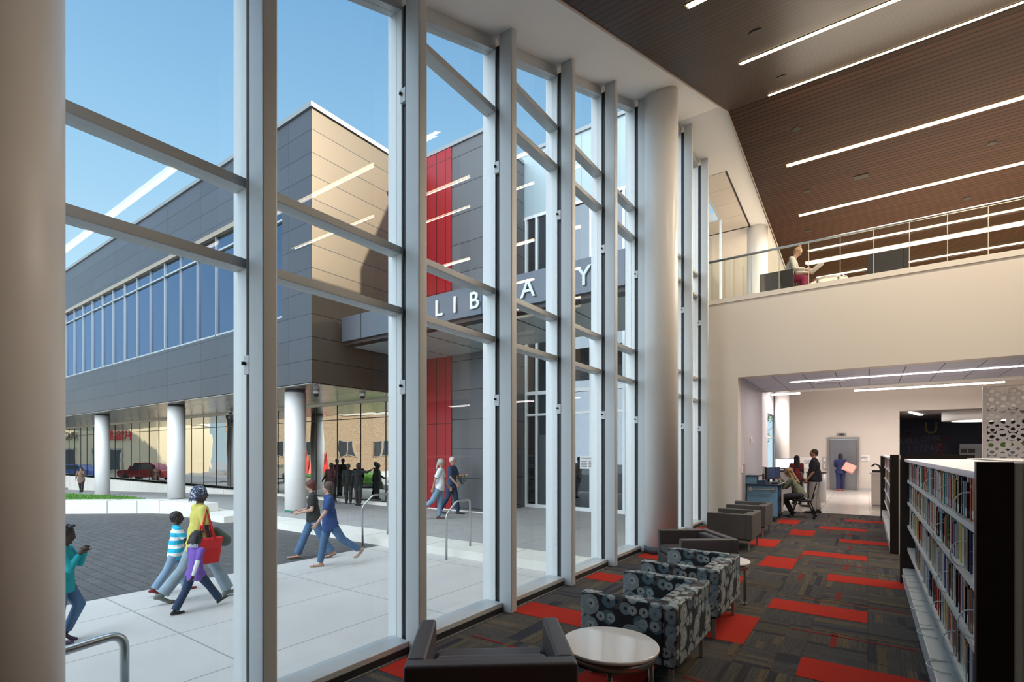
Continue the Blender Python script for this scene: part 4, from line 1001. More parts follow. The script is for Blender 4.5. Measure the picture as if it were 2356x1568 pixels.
MB().box(-2.52, -1.76, 13.76, 14.94, .88, .915).build('top', M_CTOP, ct, bevel=.008)
MB().tube(bend([(-2.40, 13.80, .78), (-2.40, 13.74, .78), (-1.88, 13.74, .78), (-1.88, 13.80, .78)], .03), .017, 10).build('handle', M_CHROME, ct)
for x in (-2.40, -1.88):
    o = MB().lathe([(.04, -.01), (.045, .01)], 16).build('handle_mount', M_CHROME, ct, world=False); o.location = (x + 2.14, 13.79 - 14.4, .78); o.rotation_euler = (R(90), 0, 0)
for (x, y) in ((-2.42, 13.88), (-1.88, 13.88), (-2.42, 14.82), (-1.88, 14.82)):
    o = MB().lathe([(.035, -.018), (.05, -.014), (.05, .014), (.035, .018)], 16).build('caster', M_BLACK, ct, world=False); o.location = (x + 2.14, y - 14.4, .05); o.rotation_euler = (0, R(90), 0)
    MB().box(x - .03, x + .03, y - .03, y + .03, .09, .135).build('caster_mount', M_CHROME, ct)
t = thing('file_box', 'small blue box with dark lid on the cart end', 'box', (-2.36, 13.95, .915))
MB().box(-2.50, -2.26, 13.80, 14.05, .915, 1.10).build('body', M_CBLUE, t); MB().box(-2.52, -2.20, 13.78, 14.2, 1.10, 1.125).build('lid', M_CTOP, t)
t = thing('desk_organizer', 'low dark blue tray beside the blue box on the cart', 'tray', (-2.18, 13.95, .915))
MB().box(-2.255, -2.06, 13.84, 14.08, .915, 1.00).build('body', mat('navy_plastic', (.03, .09, .17), .4), t)
def monitor(lab, x, y, z, rz, w_=.50, h=.32, scr=(.05, .09, .2), es=0., tilt=0., fr=M_BLACK):
    t = thing('monitor', lab, 'monitor', (x, y, z), rz, None)
    MB().box(-.02, .02, -w_ / 2, w_ / 2, .10, .10 + h).build('screen_frame', fr, t, world=False, bevel=.004)
    MB().box(.02, .023, -w_ / 2 + .02, w_ / 2 - .02, .12, .08 + h).build('screen', mat('screen_%s' % lab[:9], scr, .15, emit=(scr if es else None), estr=es), t, world=False)
    MB().box(-.022, -.0201, -w_ / 2 + .004, w_ / 2 - .004, .105, .095 + h).build('rear_cover', mat('silver_plastic', (.55, .57, .6), .35), t, world=False)
    MB().box(-.05, -.02, -.03, .03, .02, .25).build('stand', M_BLACK, t, world=False); MB().box(-.10, .08, -.10, .10, 0, .015).build('foot', M_BLACK, t, world=False)
    return t
monitor('flat monitor at the near end of the blue cart, seen from its edge', -2.12, 14.05, .915, R(15))
monitor('dark backed monitor in the middle of the blue cart', -2.05, 14.42, .915, R(-20), .42, .30)
monitor('pale backed monitor at the far end of the blue cart', -1.98, 14.72, .915, R(-25), .42, .30, fr=mat('dark_bezel', (.03, .03, .035), .4))
for (y, lab) in [(14.1, 'black keyboard in front of the near monitor on the cart'), (14.5, 'black keyboard in front of the middle monitor on the cart')]:
    t = thing('keyboard', lab, 'keyboard', (-1.88, y, .915)); MB().box(-1.95, -1.81, y - .18, y + .16, .915, .935).build('body', M_BLACK, t)
    b = MB()
    for i in range(4):
        for j in range(11): b.box(-1.94 + i * .031, -1.915 + i * .031, y - .17 + j * .03, y - .146 + j * .03, .935, .94)
    b.build('keys', mat('key_grey', (.05, .05, .06), .5), t)
# white standing desk with lit monitor
dk = thing('standing_desk', 'white computer desk at the narrow window with the lit monitor', 'desk', (-2.3, 19.9, 0))
MB().box(-3.0, -1.75, 19.5, 20.2, 1.0, 1.035).build('desktop', M_LAM, dk); MB().box(-2.65, -1.95, 19.55, 19.6, .1, 1.0).build('front_panel', M_WHITE, dk)
MB().box(-2.95, -2.9, 19.6, 20.15, 0, 1.0).build('leg', M_GREYW, dk); MB().box(-1.85, -1.80, 19.6, 20.15, 0, 1.0).build('leg', M_GREYW, dk)
MB().box(-2.62, -2.58, 19.54, 19.55, .2, .9).build('panel_seam', M_GREYW, dk)
t = monitor('lit computer monitor on the white desk by the narrow window', -2.36, 19.85, 1.035, R(-90), .60, .36, (.45, .55, .95), 2.2)
t = thing('phone', 'black desk phone and cables in front of the lit monitor', 'phone', (-2.45, 19.6, 1.035)); MB().box(-2.6, -2.25, 19.55, 19.7, 1.035, 1.08).build('body', M_BLACK, t, bevel=.01); MB().tube([(-2.55, 19.6, 1.08), (-2.45, 19.58, 1.15), (-2.3, 19.6, 1.12), (-2.22, 19.62, 1.05)], .012, 8).build('cord', M_BLACK, t)
t = thing('pencil_cup', 'small blue cup at the left end of the white desk', 'cup', (-2.75, 19.65, 1.035)); MB().cyl((-2.75, 19.65), .06, 1.035, 1.15, 16).build('cup', mat('cup_blue', (.05, .12, .35), .4), t)
# silver drum column / bin behind the man
t = thing('side_cabinet', 'pale silver curved cabinet beside the white desk behind the standing man', 'cabinet', (-1.45, 20.2, 0)); MB().cyl((-1.45, 20.3), .30, 0, 1.0, 32).build('body', mat('silver_plastic'), t); MB().cyl((-1.45, 20.3), .32, 1.0, 1.02, 32).build('top', M_BLACK, t)
# return counter on the right
t = thing('service_counter', 'white service counter with drawers at the left end of the far shelves', 'counter', (.35, 19.9, 0))
MB().box(.10, .95, 19.5, 20.4, .06, 1.02).build('body', mat('warm_white_paint'), t); MB().box(.06, 1.0, 19.45, 20.45, 1.02, 1.06).build('top', M_LAM, t); MB().box(.12, .95, 19.55, 20.4, 0, .06).build('plinth', M_GREYW, t)
MB().box(.09, .5, 19.49, 19.5, .80, .815).build('drawer_seam', M_GREYW, t); MB().box(.085, .10, 19.6, 19.7, .5, .53).build('handle', M_CHROME, t)
t = thing('office_machine', 'black desk device with a curved arm on the white service counter', 'device', (.22, 19.8, 1.06)); MB().box(.12, .45, 19.7, 20.0, 1.06, 1.14).build('base', M_BLACK, t, bevel=.02); MB().tube([(.35, 19.8, 1.12), (.30, 19.8, 1.28), (.2, 19.8, 1.33), (.10, 19.8, 1.25)], .025, 8).build('arm', M_BLACK, t)

# task chair with black mesh back
def task_chair(lab, loc, rz, nm='office_chair', z=.46):
    t = thing(nm, lab, 'chair', loc, rz)
    MB().box(-.22, .22, -.23, .23, z - .03, z + .02).build('seat', M_BLACK, t, world=False, bevel=.03)
    MB().hexa([(-.24, -.21, z + .10), (-.21, -.21, z + .08), (-.21, .21, z + .08), (-.24, .21, z + .10)], [(-.34, -.23, z + .46), (-.31, -.23, z + .46), (-.31, .23, z + .46), (-.34, .23, z + .46)]).build('backrest', mat('black_shell', (.02, .02, .022), .35), t, world=False, bevel=.012)
    for sx in (-1, 1):
        for sy in (-1, 1):
            MB().tube([(sx * .14, sy * .2, z - .02), (sx * .27, sy * .25, .05)], .014, 8).build('leg', mat('chair_leg_dark', (.03, .03, .035), .4, .5), t, world=False)
            MB().ell((sx * .27, sy * .25, .035), .035, .025, .035).build('caster', M_BLACK, t, world=False)
    MB().tube([(-.2, -.15, z), (-.26, -.16, z + .16)], .012, 8).tube([(-.2, .15, z), (-.26, .16, z + .16)], .012, 8).build('back_support', M_BLACK, t, world=False)
    return t
task_chair('black rolling chair the curly haired woman sits on', (-1.38, 15.15, 0), R(180))
t = thing('stool', 'tall black stool with padded seat behind the seated woman', 'stool', (-1.52, 18.3, 0))
MB().lathe([(.02, 0), (.23, .02), (.23, .04), (.02, .06)], 24).build('base', M_BLACK, t, world=False); MB().tube([(0, 0, .03), (0, 0, .78)], .025, 10).build('post', M_BLACK, t, world=False); MB().lathe([(.18, .78), (.21, .81), (.20, .86), (.1, .88)], 24).build('seat', M_BLACK, t, world=False); MB().box(-.22, -.18, -.18, .18, .98, 1.06).build('backrest', M_BLACK, t, world=False, bevel=.01); MB().tube([(-.12, 0, .84), (-.2, 0, 1.0)], .012, 8).build('back_support', M_BLACK, t, world=False)

# ------------------------------------------------------------------ bookcases and books
BZ = [.47, .765, 1.065, 1.345]
def bookcase(lab, x0, x1, y0, y1, top_z=1.615):
    t = thing('bookcase', lab, 'bookcase', ((x0 + x1) / 2, (y0 + y1) / 2, 0), 0, 'low double sided bookcases')
    MB().box(x0 + .01, x0 + .125, y0 - .05, y0, 0, 1.66).build('end_panel', M_DKWOOD, t)
    MB().box(x0 + .125, x0 + .15, y0 - .048, y0, 0, 1.655).build('end_panel_inset', M_CREAM, t)
    MB().box(x0 + .15, x1 - .3, y0 - .045, y0, 0, 1.655).build('end_panel', M_CREAM if x0 > .33 else M_DKWOOD, t)
    MB().box(x1 - .3, x1, y0 - .05, y0, 0, 1.66).build('end_panel', M_DKWOOD, t)
    MB().box(x0 - .025, x0 + .10, y1, y1 + .04, 0, 1.61).box(x0 + .1, x1, y1, y1 + .04, 0, 1.61).build('end_panel', M_DKWOOD, t)
    MB().box(x0 + .02, x1 - .02, y0, y1, top_z - .035, top_z).build('top', M_LAM, t, bevel=.004)
    MB().box(x0 + .30, x0 + .315, y0, y1, .1, top_z - .035).build('back_panel', mat('shelf_back_dark', (.05, .05, .055), .6), t)
    for z in BZ:
        MB().box(x0 + .056, x0 + .30, y0, y1, z - .02, z).box(x0 + .05, x0 + .056, y0, y1, z - .035, z).build('shelf', M_SHELF, t)
    bs = MB().box(x0, x0 + .30, y0, y1, .06, .20).box(x0 + .01, x0 + .3, y0, y1, 0, .06)
    bs.build('base_shelf', M_SHELF, t, bevel=.006)
    k = y0 + .9
    while k < y1 - .2:
        MB().box(x0 + .27, x0 + .30, k - .012, k + .012, .2, top_z - .035).build('upright', M_SHELF, t); k += .9
    k = y0 + .9; b = MB()
    while k < y1 - .2: b.box(x0 + .002, x0 + .30, k - .004, k + .004, .2, .204); k += .9
    b.build('base_seam', M_GREYW, t)
    return t
bookcase('long low bookcase full of books along the right edge, closest to the camera', .37, 1.05, 2.95, 8.27)
bookcase('second low bookcase farther down the aisle with its dark end panel', .30, 1.37, 10.65, 16.2)
bc3 = thing('bookcase', 'low bookcase with a pale top in the parallel row behind the near one', 'bookcase', (1.5, 7.6, 0), 0, 'low double sided bookcases')
MB().box(1.12, 2.0, 6.2, 9.3, 1.58, 1.62).build('top', M_LAM, bc3); MB().box(1.12, 2.0, 6.15, 6.2, 0, 1.67).build('end_panel', M_DKWOOD, bc3); MB().box(1.4, 1.42, 6.2, 9.3, .1, 1.58).build('back_panel', mat('shelf_back_dark'), bc3)
b = MB()
for z in BZ: b.box(1.14, 1.9, 6.2, 9.3, z - .02, z)
b.build('shelf', M_SHELF, bc3)
PAL = [('black', (.015, .015, .017)), ('white', (.82, .82, .80)), ('red', (.55, .04, .035)), ('navy blue', (.04, .07, .20)), ('teal', (.04, .33, .36)), ('cream', (.66, .58, .42)), ('orange', (.60, .22, .05)),
       ('light blue', (.28, .50, .68)), ('green', (.07, .22, .07)), ('yellow', (.68, .55, .08)), ('brown', (.14, .07, .035)), ('grey', (.22, .22, .23)), ('pink', (.60, .16, .30)), ('maroon', (.16, .015, .03)), ('silver', (.50, .52, .54)), ('blue', (.05, .16, .45))]
PW = [9, 14, 6, 4, 4, 7, 4, 5, 3, 3, 3, 3, 1, 2, 6, 3]
def bookmat(n_, c):
    k = 'book_' + n_.replace(' ', '_')
    if k in MATS: return MATS[k]
    m = mat(k, c, .35); t = NT(m); x, y, z = t.sep(t.obj())
    bz = t.math('GREATER_THAN', t.noise(t.comb(t.math('MULTIPLY', t.n('ShaderNodeObjectInfo').outputs['Random'], 90.), t.math('MULTIPLY', y, 3.), t.math('MULTIPLY', z, 60.)), 1.2, 1.), .66)
    lum = sum(c) / 3; alt = (.75, .72, .65) if lum < .3 else (.10, .08, .09)
    t.L(t.mix(t.math('MULTIPLY', bz, .35), c, alt), t.b.inputs['Base Color']); return m
M_PAGE = mat('book_pages', (.74, .70, .60), .8); M_STK = mat('call_number_label', (.82, .83, .82), .5)
BM = {n_: bookmat(n_, c) for n_, c in PAL}
ORD = ['lowest', 'third', 'second', 'top']
rb = random.Random(11)
def book_geo(b, x, y, z, dp, th, h, lean, mc, ms, mp):
    """spine to -x; from y to y+th"""
    def P(px, py, pz): return (x + px, y + py + pz * math.tan(lean), z + pz)
    def bx(x0, x1, y0, y1, z0, z1, mi): b.hexa([P(x0, y0, z0), P(x1, y0, z0), P(x1, y1, z0), P(x0, y1, z0)], [P(x0, y0, z1), P(x1, y0, z1), P(x1, y1, z1), P(x0, y1, z1)], mi)
    c = min(.003, th * .2)
    bx(0, dp, 0, c, 0, h, mc); bx(0, dp, th - c, th, 0, h, mc); bx(0, c * 1.2, c, th - c, 0, h, mc)
    bx(c * 1.2, dp - .004, c, th - c, .003, h - .004, mp)
    if ms is not None: bx(-.0006, .0, .0015, th - .0015, .012, .055, ms)
allb = []
def ordw(n):
    lo = ['', 'first', 'second', 'third', 'fourth', 'fifth', 'sixth', 'seventh', 'eighth', 'ninth', 'tenth', 'eleventh', 'twelfth', 'thirteenth', 'fourteenth', 'fifteenth', 'sixteenth', 'seventeenth', 'eighteenth', 'nineteenth']
    if n < 20: return lo[n]
    te = ['twent', 'thirt', 'fort', 'fift', 'sixt', 'sevent', 'eight', 'ninet'][n // 10 - 2] if n < 100 else None
    if te is None: return 'hundred and ' + ordw(n - 100) if n > 100 else 'hundredth'
    return te + 'ieth' if n % 10 == 0 else te + 'y-' + lo[n % 10]
def fill(x0, y0, y1, case):
    for si, z in enumerate(BZ):
        gap = .235 if si < 3 else .22
        y = y0 + .012
        stop = y1 - .05
        if case == 0 and si == 0: stop = y1 - 1.0
        while y < stop:
            r_ = rb.random()
            if r_ < .012: y += rb.uniform(.05, .12); continue
            th = rb.choice([.014, .018, .022, .026, .03, .034, .04]) * rb.uniform(.9, 1.1); h = min(gap, rb.choice([.19, .205, .215, .225, .235]) * rb.uniform(.95, 1.03)); dp = rb.uniform(.13, .18)
            ci = rb.choices(range(len(PAL)), PW)[0]
            lean = 0 if rb.random() < .9 else 0
            allb.append(dict(x=x0 + .062 + rb.uniform(0, .02), y=y, z=z, dp=dp, th=th, h=h, ci=ci, st=rb.random() < .75, si=si, case=case, lean=lean)); y += th + .0012
fill(.37, 2.95, 8.27, 0)
near = sorted([q for q in allb], key=lambda q: q['y'])
ind = near[:300]; rest = near[300:]
fill(.30, 10.65, 16.2, 1); rest += [q for q in allb if q['case'] == 1]
byrow = {}
for q in ind: byrow.setdefault(q['si'], []).append(q)
def size_w(q): return ('thin' if q['th'] < .019 else 'thick' if q['th'] > .032 else 'medium') + (' tall' if q['h'] > .222 else ' short' if q['h'] < .197 else '')
for si, L_ in byrow.items():
    L_.sort(key=lambda q: q['y'])
    for k, q in enumerate(L_):
        nm = PAL[q['ci']][0]; left = PAL[L_[k + 1]['ci']][0] if k + 1 < len(L_) else None; right = PAL[L_[k - 1]['ci']][0] if k else None
        lab = '%s %s book, %s from the near end on the %s shelf' % (size_w(q), nm, ordw(k + 1), ORD[si])
        b = MB(); book_geo(b, 0, 0, 0, q['dp'], q['th'], q['h'], q['lean'], 0, 2 if q['st'] else None, 1)
        o = b.build('book', [BM[nm], M_PAGE, M_STK], None); o.location = (q['x'], q['y'], q['z'])
        tag(o, lab, 'book', 'books on the %s shelf of the near bookcase' % ORD[si])
b = MB(); ml = [BM[n_] for n_, c in PAL] + [M_PAGE, M_STK]
for q in rest: book_geo(b, q['x'], q['y'], q['z'], q['dp'], q['th'], q['h'], 0, q['ci'], len(PAL) + 1 if q['st'] else None, len(PAL))
o = b.build('books', ml); tag(o, 'rows of many coloured books filling the far stretches of the bookcases', 'books'); o['kind'] = 'stuff'
# wire bookends
def wire(x, y, z, lab):
    t = thing('wire_bookend', lab, 'bookend', (x, y, z), 0, 'white wire bookends'); pts = []
    for k in range(13):
        a = R(-90 + 15 * k); pts.append((-.0 + .055 * -math.cos(a), 0, .075 + .07 * math.sin(a)))
    MB().tube([(.06, 0, .005)] + pts + [(.06, 0, .145)], .0035, 6).build('loop', M_SHELF, t, world=False)
wy = [(3.55, 3, 'top'), (4.3, 3, 'top'), (5.3, 3, 'top'), (3.7, 2, 'second'), (4.6, 2, 'second'), (3.4, 1, 'third'), (4.4, 1, 'third'), (4.05, 0, 'fourth'), (4.8, 0, 'fourth'), (5.6, 0, 'fourth')]
for k, (y, si, s_) in enumerate(wy): wire(.43, y, BZ[si], 'white wire loop bookend on the %s shelf of near bookcase, %s' % (s_, ['nearest there', 'next after the nearest', 'farther along', 'nearest there', 'farther along', 'nearest there', 'farther along', 'nearest there', 'in the middle', 'farthest of three'][k]))
for k, y in enumerate((3.9, 4.6, 5.4, 6.2, 7.0, 7.7)):
    t = thing('wire_bookend', 'flat wire loop lying on the empty white base shelf, %s from the near end' % ['first', 'second', 'third', 'fourth', 'fifth', 'sixth'][k], 'bookend', (.46, y, .204), 0, 'wire loops on the base shelf')
    MB().tube([(.12 * math.cos(R(a)) * -1, .12 * math.sin(R(a)), .003) for a in range(-90, 91, 12)], .004, 6).build('loop', M_SHELF, t, world=False)
# face-out titles visible in gaps
def cover(s_, y, z, col, ink, h, lab, size):
    t = thing('book', lab, 'book', (.44, y, z), 0, None)
    MB().box(.44, .63, y, y + .012, z, z + h).build('cover', mat('cover_' + s_[:2], col, .35), t)
    text(s_, 'title', mat('ink_' + s_[:2], ink, .5), t, (.535, y - .002, z + h * .6), (R(90), 0, 0), size, .0008)
cover('BR', 3.02, .47, (.80, .79, .76), (.45, .05, .05), .245, 'white book facing out with red letters BR on the lowest filled shelf', .075)
cover('TEN BLACK', 4.66, .47, (.30, .55, .66), (.03, .05, .10), .24, 'light blue book facing out lettered TEN BLACK on the lowest filled shelf', .045)
cover('STI', 5.5, 1.065, (.80, .80, .78), (.03, .03, .03), .25, 'white book facing out with black letters STI on the second shelf', .085)
# ================================================================== PEOPLE
def skinmat(n, c): return mat('skin_' + n, c, .5, spec=.4)
SK_D = skinmat('deep', (.060, .030, .020)); SK_L = skinmat('light', (.56, .33, .24)); SK_M = skinmat('tan', (.42, .22, .14))
H_BLK = mat('hair_black', (.012, .009, .009), .45, bump=.4, bscale=90); H_RED = mat('hair_auburn', (.10, .022, .014), .45, bump=.4, bscale=90)
H_BRN = mat('hair_brown', (.075, .045, .030), .5, bump=.4, bscale=90); H_BLD = mat('hair_dark_blond', (.34, .20, .095), .5, bump=.5, bscale=70); H_GRY = mat('hair_grey', (.42, .40, .37), .55, bump=.4, bscale=90)
M_EYE = mat('eye_dark', (.02, .015, .012), .2); M_LIP = mat('lips', (.35, .10, .09), .5)
def denim(n, c): return mat('denim_' + n, c, .85, noise=.28, nscale=9)
def V3(x, y, z): return Vector((x, y, z))
def person(label, loc, head, h, top, pants, shoes, hair, skin, legs=((20, 5, 0), (-20, 25, 25)), arms=((10, 5, 15, 0), (-10, 5, 15, 0)), lean=3, look=(0, 0), seat=None, bulk=1., hs=1., sleeve=.45, hem=.0, group=None, flare=1., neckc=None, feetskin=False, glasses=False, hips=1., grip=25):
    t = thing('person', label, 'person', loc, R(head), group)
    T, S = .245 * h, .245 * h; legsJ = []; lowest = 9
    for s_, (a, k, p) in zip((1, -1), legs):
        a_, b_, p_ = R(a), R(a - k), R(p); hip = V3(0, s_ * .052 * h, 0)
        kn = hip + V3(math.sin(a_), 0, -math.cos(a_)) * T; an = kn + V3(math.sin(b_), 0, -math.cos(b_)) * S
        fd_ = V3(math.cos(p_), 0, -math.sin(p_)); dn = V3(-math.sin(p_), 0, -math.cos(p_))
        heel = an - fd_ * .030 * h + dn * .032 * h; ball = an + fd_ * .075 * h + dn * .034 * h; toe = ball + V3(math.cos(p_ * .5), 0, -math.sin(p_ * .3)) * .035 * h
        lowest = min(lowest, heel.z - .014 * h, ball.z - .014 * h, toe.z - .012 * h); legsJ.append([hip, kn, an, heel, ball, toe])
    hz = (-lowest) if seat is None else seat + .075 * h
    O = V3(0, 0, hz)
    for L_ in legsJ:
        for i in range(6): L_[i] = L_[i] + O
    u = V3(math.sin(R(lean)), 0, math.cos(R(lean)))
    pel = O + u * .01 * h; wai = O + u * .105 * h; che = O + u * .215 * h; shc = O + u * .292 * h; nb = O + u * .315 * h
    yaw, pit = R(look[0]), R(look[1])
    up2 = V3(math.sin(R(lean * .6) + pit * .5), 0, math.cos(R(lean * .6) + pit * .5))
    hc = nb + up2 * .092 * h * (1 + (hs - 1) * .6); HM = Matrix.Rotation(yaw, 3, 'Z') @ Matrix.Rotation(pit, 3, 'Y')
    def hp(x, y, z): return hc + HM @ (V3(x, y, z) * h * hs)
    AJ = []
    for s_, ar in zip((1, -1), arms):
        f, b_, e, i_ = ar[:4]; f, b_, e, i_ = R(f), R(b_), R(e), R(i_)
        sh = shc + V3(0, s_ * .098 * h * bulk, 0) - u * .012 * h
        ud = V3(math.sin(f) * math.cos(b_), s_ * math.sin(b_), -math.cos(f) * math.cos(b_)); el = sh + ud * .165 * h
        g = f + e; fdv = V3(math.sin(g) * math.cos(i_), -s_ * math.sin(i_), -math.cos(g) * math.cos(i_)); wr = el + fdv * .145 * h
        AJ.append((sh, el, wr, fdv, s_))
    # ---- skin: one continuous body
    b = MB(); W = V3(0, 1, 0)
    b.ell(hp(-.004, 0, .006), .056 * h * hs, .044 * h * hs, .058 * h * hs, HM, 18, 12)
    b.cap(hp(.018, 0, -.020), hp(.028, 0, -.046), .034 * h * hs, .020 * h * hs, HM @ W, .9, 14)
    b.cap(hp(.050, 0, .004), hp(.056, 0, -.014), .0055 * h * hs, .0085 * h * hs, None, 1, 8)
    b.cap(hp(.044, 0, -.030), hp(.050, 0, -.032), .010 * h * hs, .008 * h * hs, HM @ W, .7, 8)
    for s_ in (1, -1): b.ell(hp(-.004, s_ * .044, -.004), .011 * h * hs, .006 * h * hs, .017 * h * hs, HM, 8, 6)
    b.cap(nb - u * .02 * h, hc - up2 * .03 * h, .031 * h, .029 * h, W, .95)
    b.cap(pel, wai, .060 * h * bulk, .055 * h * bulk, W, .6); b.cap(wai, che, .055 * h * bulk, .072 * h * bulk, W, .55); b.cap(che, shc, .070 * h * bulk, .045 * h, W, .55)
    b.cap(AJ[0][0], AJ[1][0], .024 * h, .024 * h, None, 1)
    for (sh, el, wr, fdv, s_) in AJ:
        b.cap(sh, el, .027 * h * (.6 + .4 * bulk), .021 * h, None, 1, 10); b.cap(el, wr, .021 * h, .0145 * h, None, 1, 10)
        wide = V3(1, 0, 0) - fdv * fdv.x
        if wide.length < .5: wide = V3(0, 0, 1) - fdv * fdv.z
        if wide.length < .3: wide = V3(0, 1, 0)
        wide.normalize(); nrm = fdv.cross(wide) * 1.
        if nrm.dot(V3(0, -s_, 0)) < 0: nrm = -nrm
        kn_ = wr + fdv * .048 * h; b.cap(wr, kn_, .014 * h, .021 * h, wide, .48, 10)
        for q, ln in zip((-1.5, -.5, .5, 1.5), (.034, .042, .045, .040)):
            p0 = kn_ + wide * q * .0115 * h; g1 = R(grip); d1 = (fdv * math.cos(g1) + nrm * math.sin(g1)); p1 = p0 + d1 * ln * .55 * h
            d2 = (fdv * math.cos(g1 * 2.4) + nrm * math.sin(g1 * 2.4)); p2 = p1 + d2 * ln * .5 * h
            rf = max(.0052 * h, .0048); b.cap(p0, p1, rf * 1.1, rf, None, 1, 7); b.cap(p1, p2, rf, rf * .85, None, 1, 7)
        th0 = wr + fdv * .014 * h + wide * .015 * h; th1 = th0 + (fdv * .7 + wide * .6 + nrm * .4).normalized() * .026 * h; th2 = th1 + (fdv * .9 + wide * .15 + nrm * .4).normalized() * .022 * h
        b.cap(th0, th1, .0075 * h, .0062 * h, None, 1, 7); b.cap(th1, th2, .0062 * h, .005 * h, None, 1, 7)
    for (hip, kn, an, heel, ball, toe) in legsJ:
        b.cap(hip, kn, .040 * h, .027 * h, None, 1, 10); b.cap(kn, an, .028 * h, .018 * h, None, 1, 10)
        if feetskin: b.cap(an, heel, .018 * h, .018 * h, None, 1, 8); b.cap(heel, ball, .016 * h, .024 * h, V3(0, 1, 0), .6, 10); b.cap(ball, toe, .024 * h, .016 * h, V3(0, 1, 0), .5, 10)
    vs_ = .0075 if h > 1.4 else .006
    b.build('body', skin, t, world=False, remesh=vs_, smooth=2)
    for s_ in (1, -1):
        MB().ell(hp(.0445, s_ * .018, .004), .006 * h * hs, .0095 * h * hs, .0055 * h * hs, HM, 8, 6).build('eye', M_EYE, t, world=False)
    MB().ell(hp(.0475, 0, -.0285), .004 * h * hs, .013 * h * hs, .0035 * h * hs, HM, 8, 6).build('mouth', M_LIP if skin is not SK_D else mat('lips_dark', (.09, .03, .03), .4), t, world=False)
    # ---- top garment
    b = MB(); ez = .010 * h; hemz = pel - u * (.060 + hem) * h
    b.cap(hemz, wai, .096 * h * bulk * hips, .084 * h * bulk, W, .88, e0=0); b.cap(wai, che, .082 * h * bulk, .093 * h * bulk, W, .68); b.cap(che, shc - u * .010 * h, .092 * h * bulk, .062 * h * bulk, W, .64)
    b.cap(AJ[0][0] + V3(0, -.008 * h, 0), AJ[1][0] + V3(0, .008 * h, 0), .034 * h, .034 * h, V3(1, 0, 0), 1.)
    b.cap(nb - u * .03 * h, nb - u * .004 * h, .045 * h, .034 * h, W, .9)
    for L_ in legsJ:
        if seat is None: b.cap(L_[0], L_[0].lerp(L_[1], .10 + max(0, hem) * 3.2), .071 * h * (.5 + .5 * bulk) * hips, .073 * h * (.5 + .5 * bulk), W, .95, e1=0)
    for (sh, el, wr, fdv, s_) in AJ:
        if sleeve <= 1.0:
            e_ = sh.lerp(el, sleeve * 1.6 if sleeve < .6 else .95); b.cap(sh, e_, .040 * h, .038 * h, None, 1, 10, e1=0)
        else:
            b.cap(sh, el, .038 * h, .032 * h, None, 1, 10); b.cap(el, el.lerp(wr, .94), .032 * h, .023 * h, None, 1, 10, e1=0)
    b.build('top', top, t, world=False, remesh=.010 if h > 1.4 else .008, smooth=2)
    # ---- trousers
    b = MB(); b.cap(pel - u * .02 * h, pel + u * .05 * h, .074 * h * bulk * hips, .066 * h * bulk, W, .74)
    for (hip, kn, an, heel, ball, toe) in legsJ:
        b.cap(hip, kn, .060 * h * (.5 + .5 * bulk) * hips, .047 * h, None, 1, 12); b.cap(kn, kn.lerp(an, .98), .046 * h, .037 * h * flare, None, 1, 12, e1=0)
        b.cap(pel, hip, .06 * h, .055 * h, None, 1, 10)
    b.build('trousers', pants, t, world=False, remesh=.011 if h > 1.4 else .009, smooth=2)
    for (hip, kn, an, heel, ball, toe) in legsJ:
        b = MB()
        if feetskin:
            fdv2 = (ball - heel).normalized(); dn = V3(0, 1, 0).cross(fdv2)
            if dn.z > 0: dn = -dn
            b.cap(heel + dn * .014 * h, ball + dn * .016 * h, .018 * h, .026 * h, V3(0, 1, 0), .22, 12); b.cap(ball + dn * .016 * h, toe + dn * .012 * h, .026 * h, .02 * h, V3(0, 1, 0), .25, 12)
            b.cap(ball + V3(0, -.02 * h, 0), ball + V3(0, .02 * h, 0) - dn * .012 * h, .006 * h, .006 * h, None, 1, 6)
            b.build('sandal', shoes, t, world=False)
        else:
            b.cap(an + V3(0, 0, -.005 * h), heel, .023 * h, .022 * h, None, 1, 10); b.cap(heel, ball, .022 * h, .027 * h, V3(0, 1, 0), .62, 12); b.cap(ball, toe, .027 * h, .021 * h, V3(0, 1, 0), .6, 12)
            b.build('shoe', shoes, t, world=False, remesh=.007, smooth=2)
    # ---- hair
    st, hm = hair; b = MB()
    sc_ = dict(short=1.0, cropped=.96, bob=1.07, long=1.06, ponytail=1.0, bun=1.0, braids=1.04, afro=1.13, wrap=1.10, curly=1.1)[st]
    b.ell(hp(-.013, 0, .014), .0585 * h * hs * sc_, .050 * h * hs * sc_, .057 * h * hs * sc_, HM, 18, 12)
    b.cap(hp(-.034, 0, .0), hp(-.036, 0, -.026), .036 * h * hs * sc_, .026 * h * hs, HM @ W, .8)
    if st == 'bob':
        for s_ in (1, -1): b.cap(hp(-.012, s_ * .040, .015), hp(-.008, s_ * .042, -.048), .022 * h * hs, .018 * h * hs, HM @ V3(1, 0, 0), .6)
        b.cap(hp(-.04, 0, .0), hp(-.036, 0, -.05), .044 * h * hs, .034 * h * hs, HM @ W, .7)
    if st in ('long', 'curly'):
        b.cap(hp(-.035, 0, .0), nb - u * .07 * h + V3(-.05 * h, 0, 0), .046 * h * hs, .048 * h, W, .55)
        for s_ in (1, -1): b.cap(hp(-.014, s_ * .040, .01), nb + V3(-.02 * h, s_ * .045 * h, -.01 * h), .020 * h * hs, .022 * h, V3(1, 0, 0), .7)
        if st == 'curly':
            rc = random.Random(5)
            for k in range(40):
                a = rc.uniform(-1.2, 1.2); q = rc.random(); c = hp(-.035, 0, .02).lerp(nb - u * .09 * h + V3(-.06 * h, 0, 0), q) + V3(-.012 * h, math.sin(a) * .05 * h, 0); b.ell(c, .014 * h, .014 * h, .014 * h, None, 8, 6)
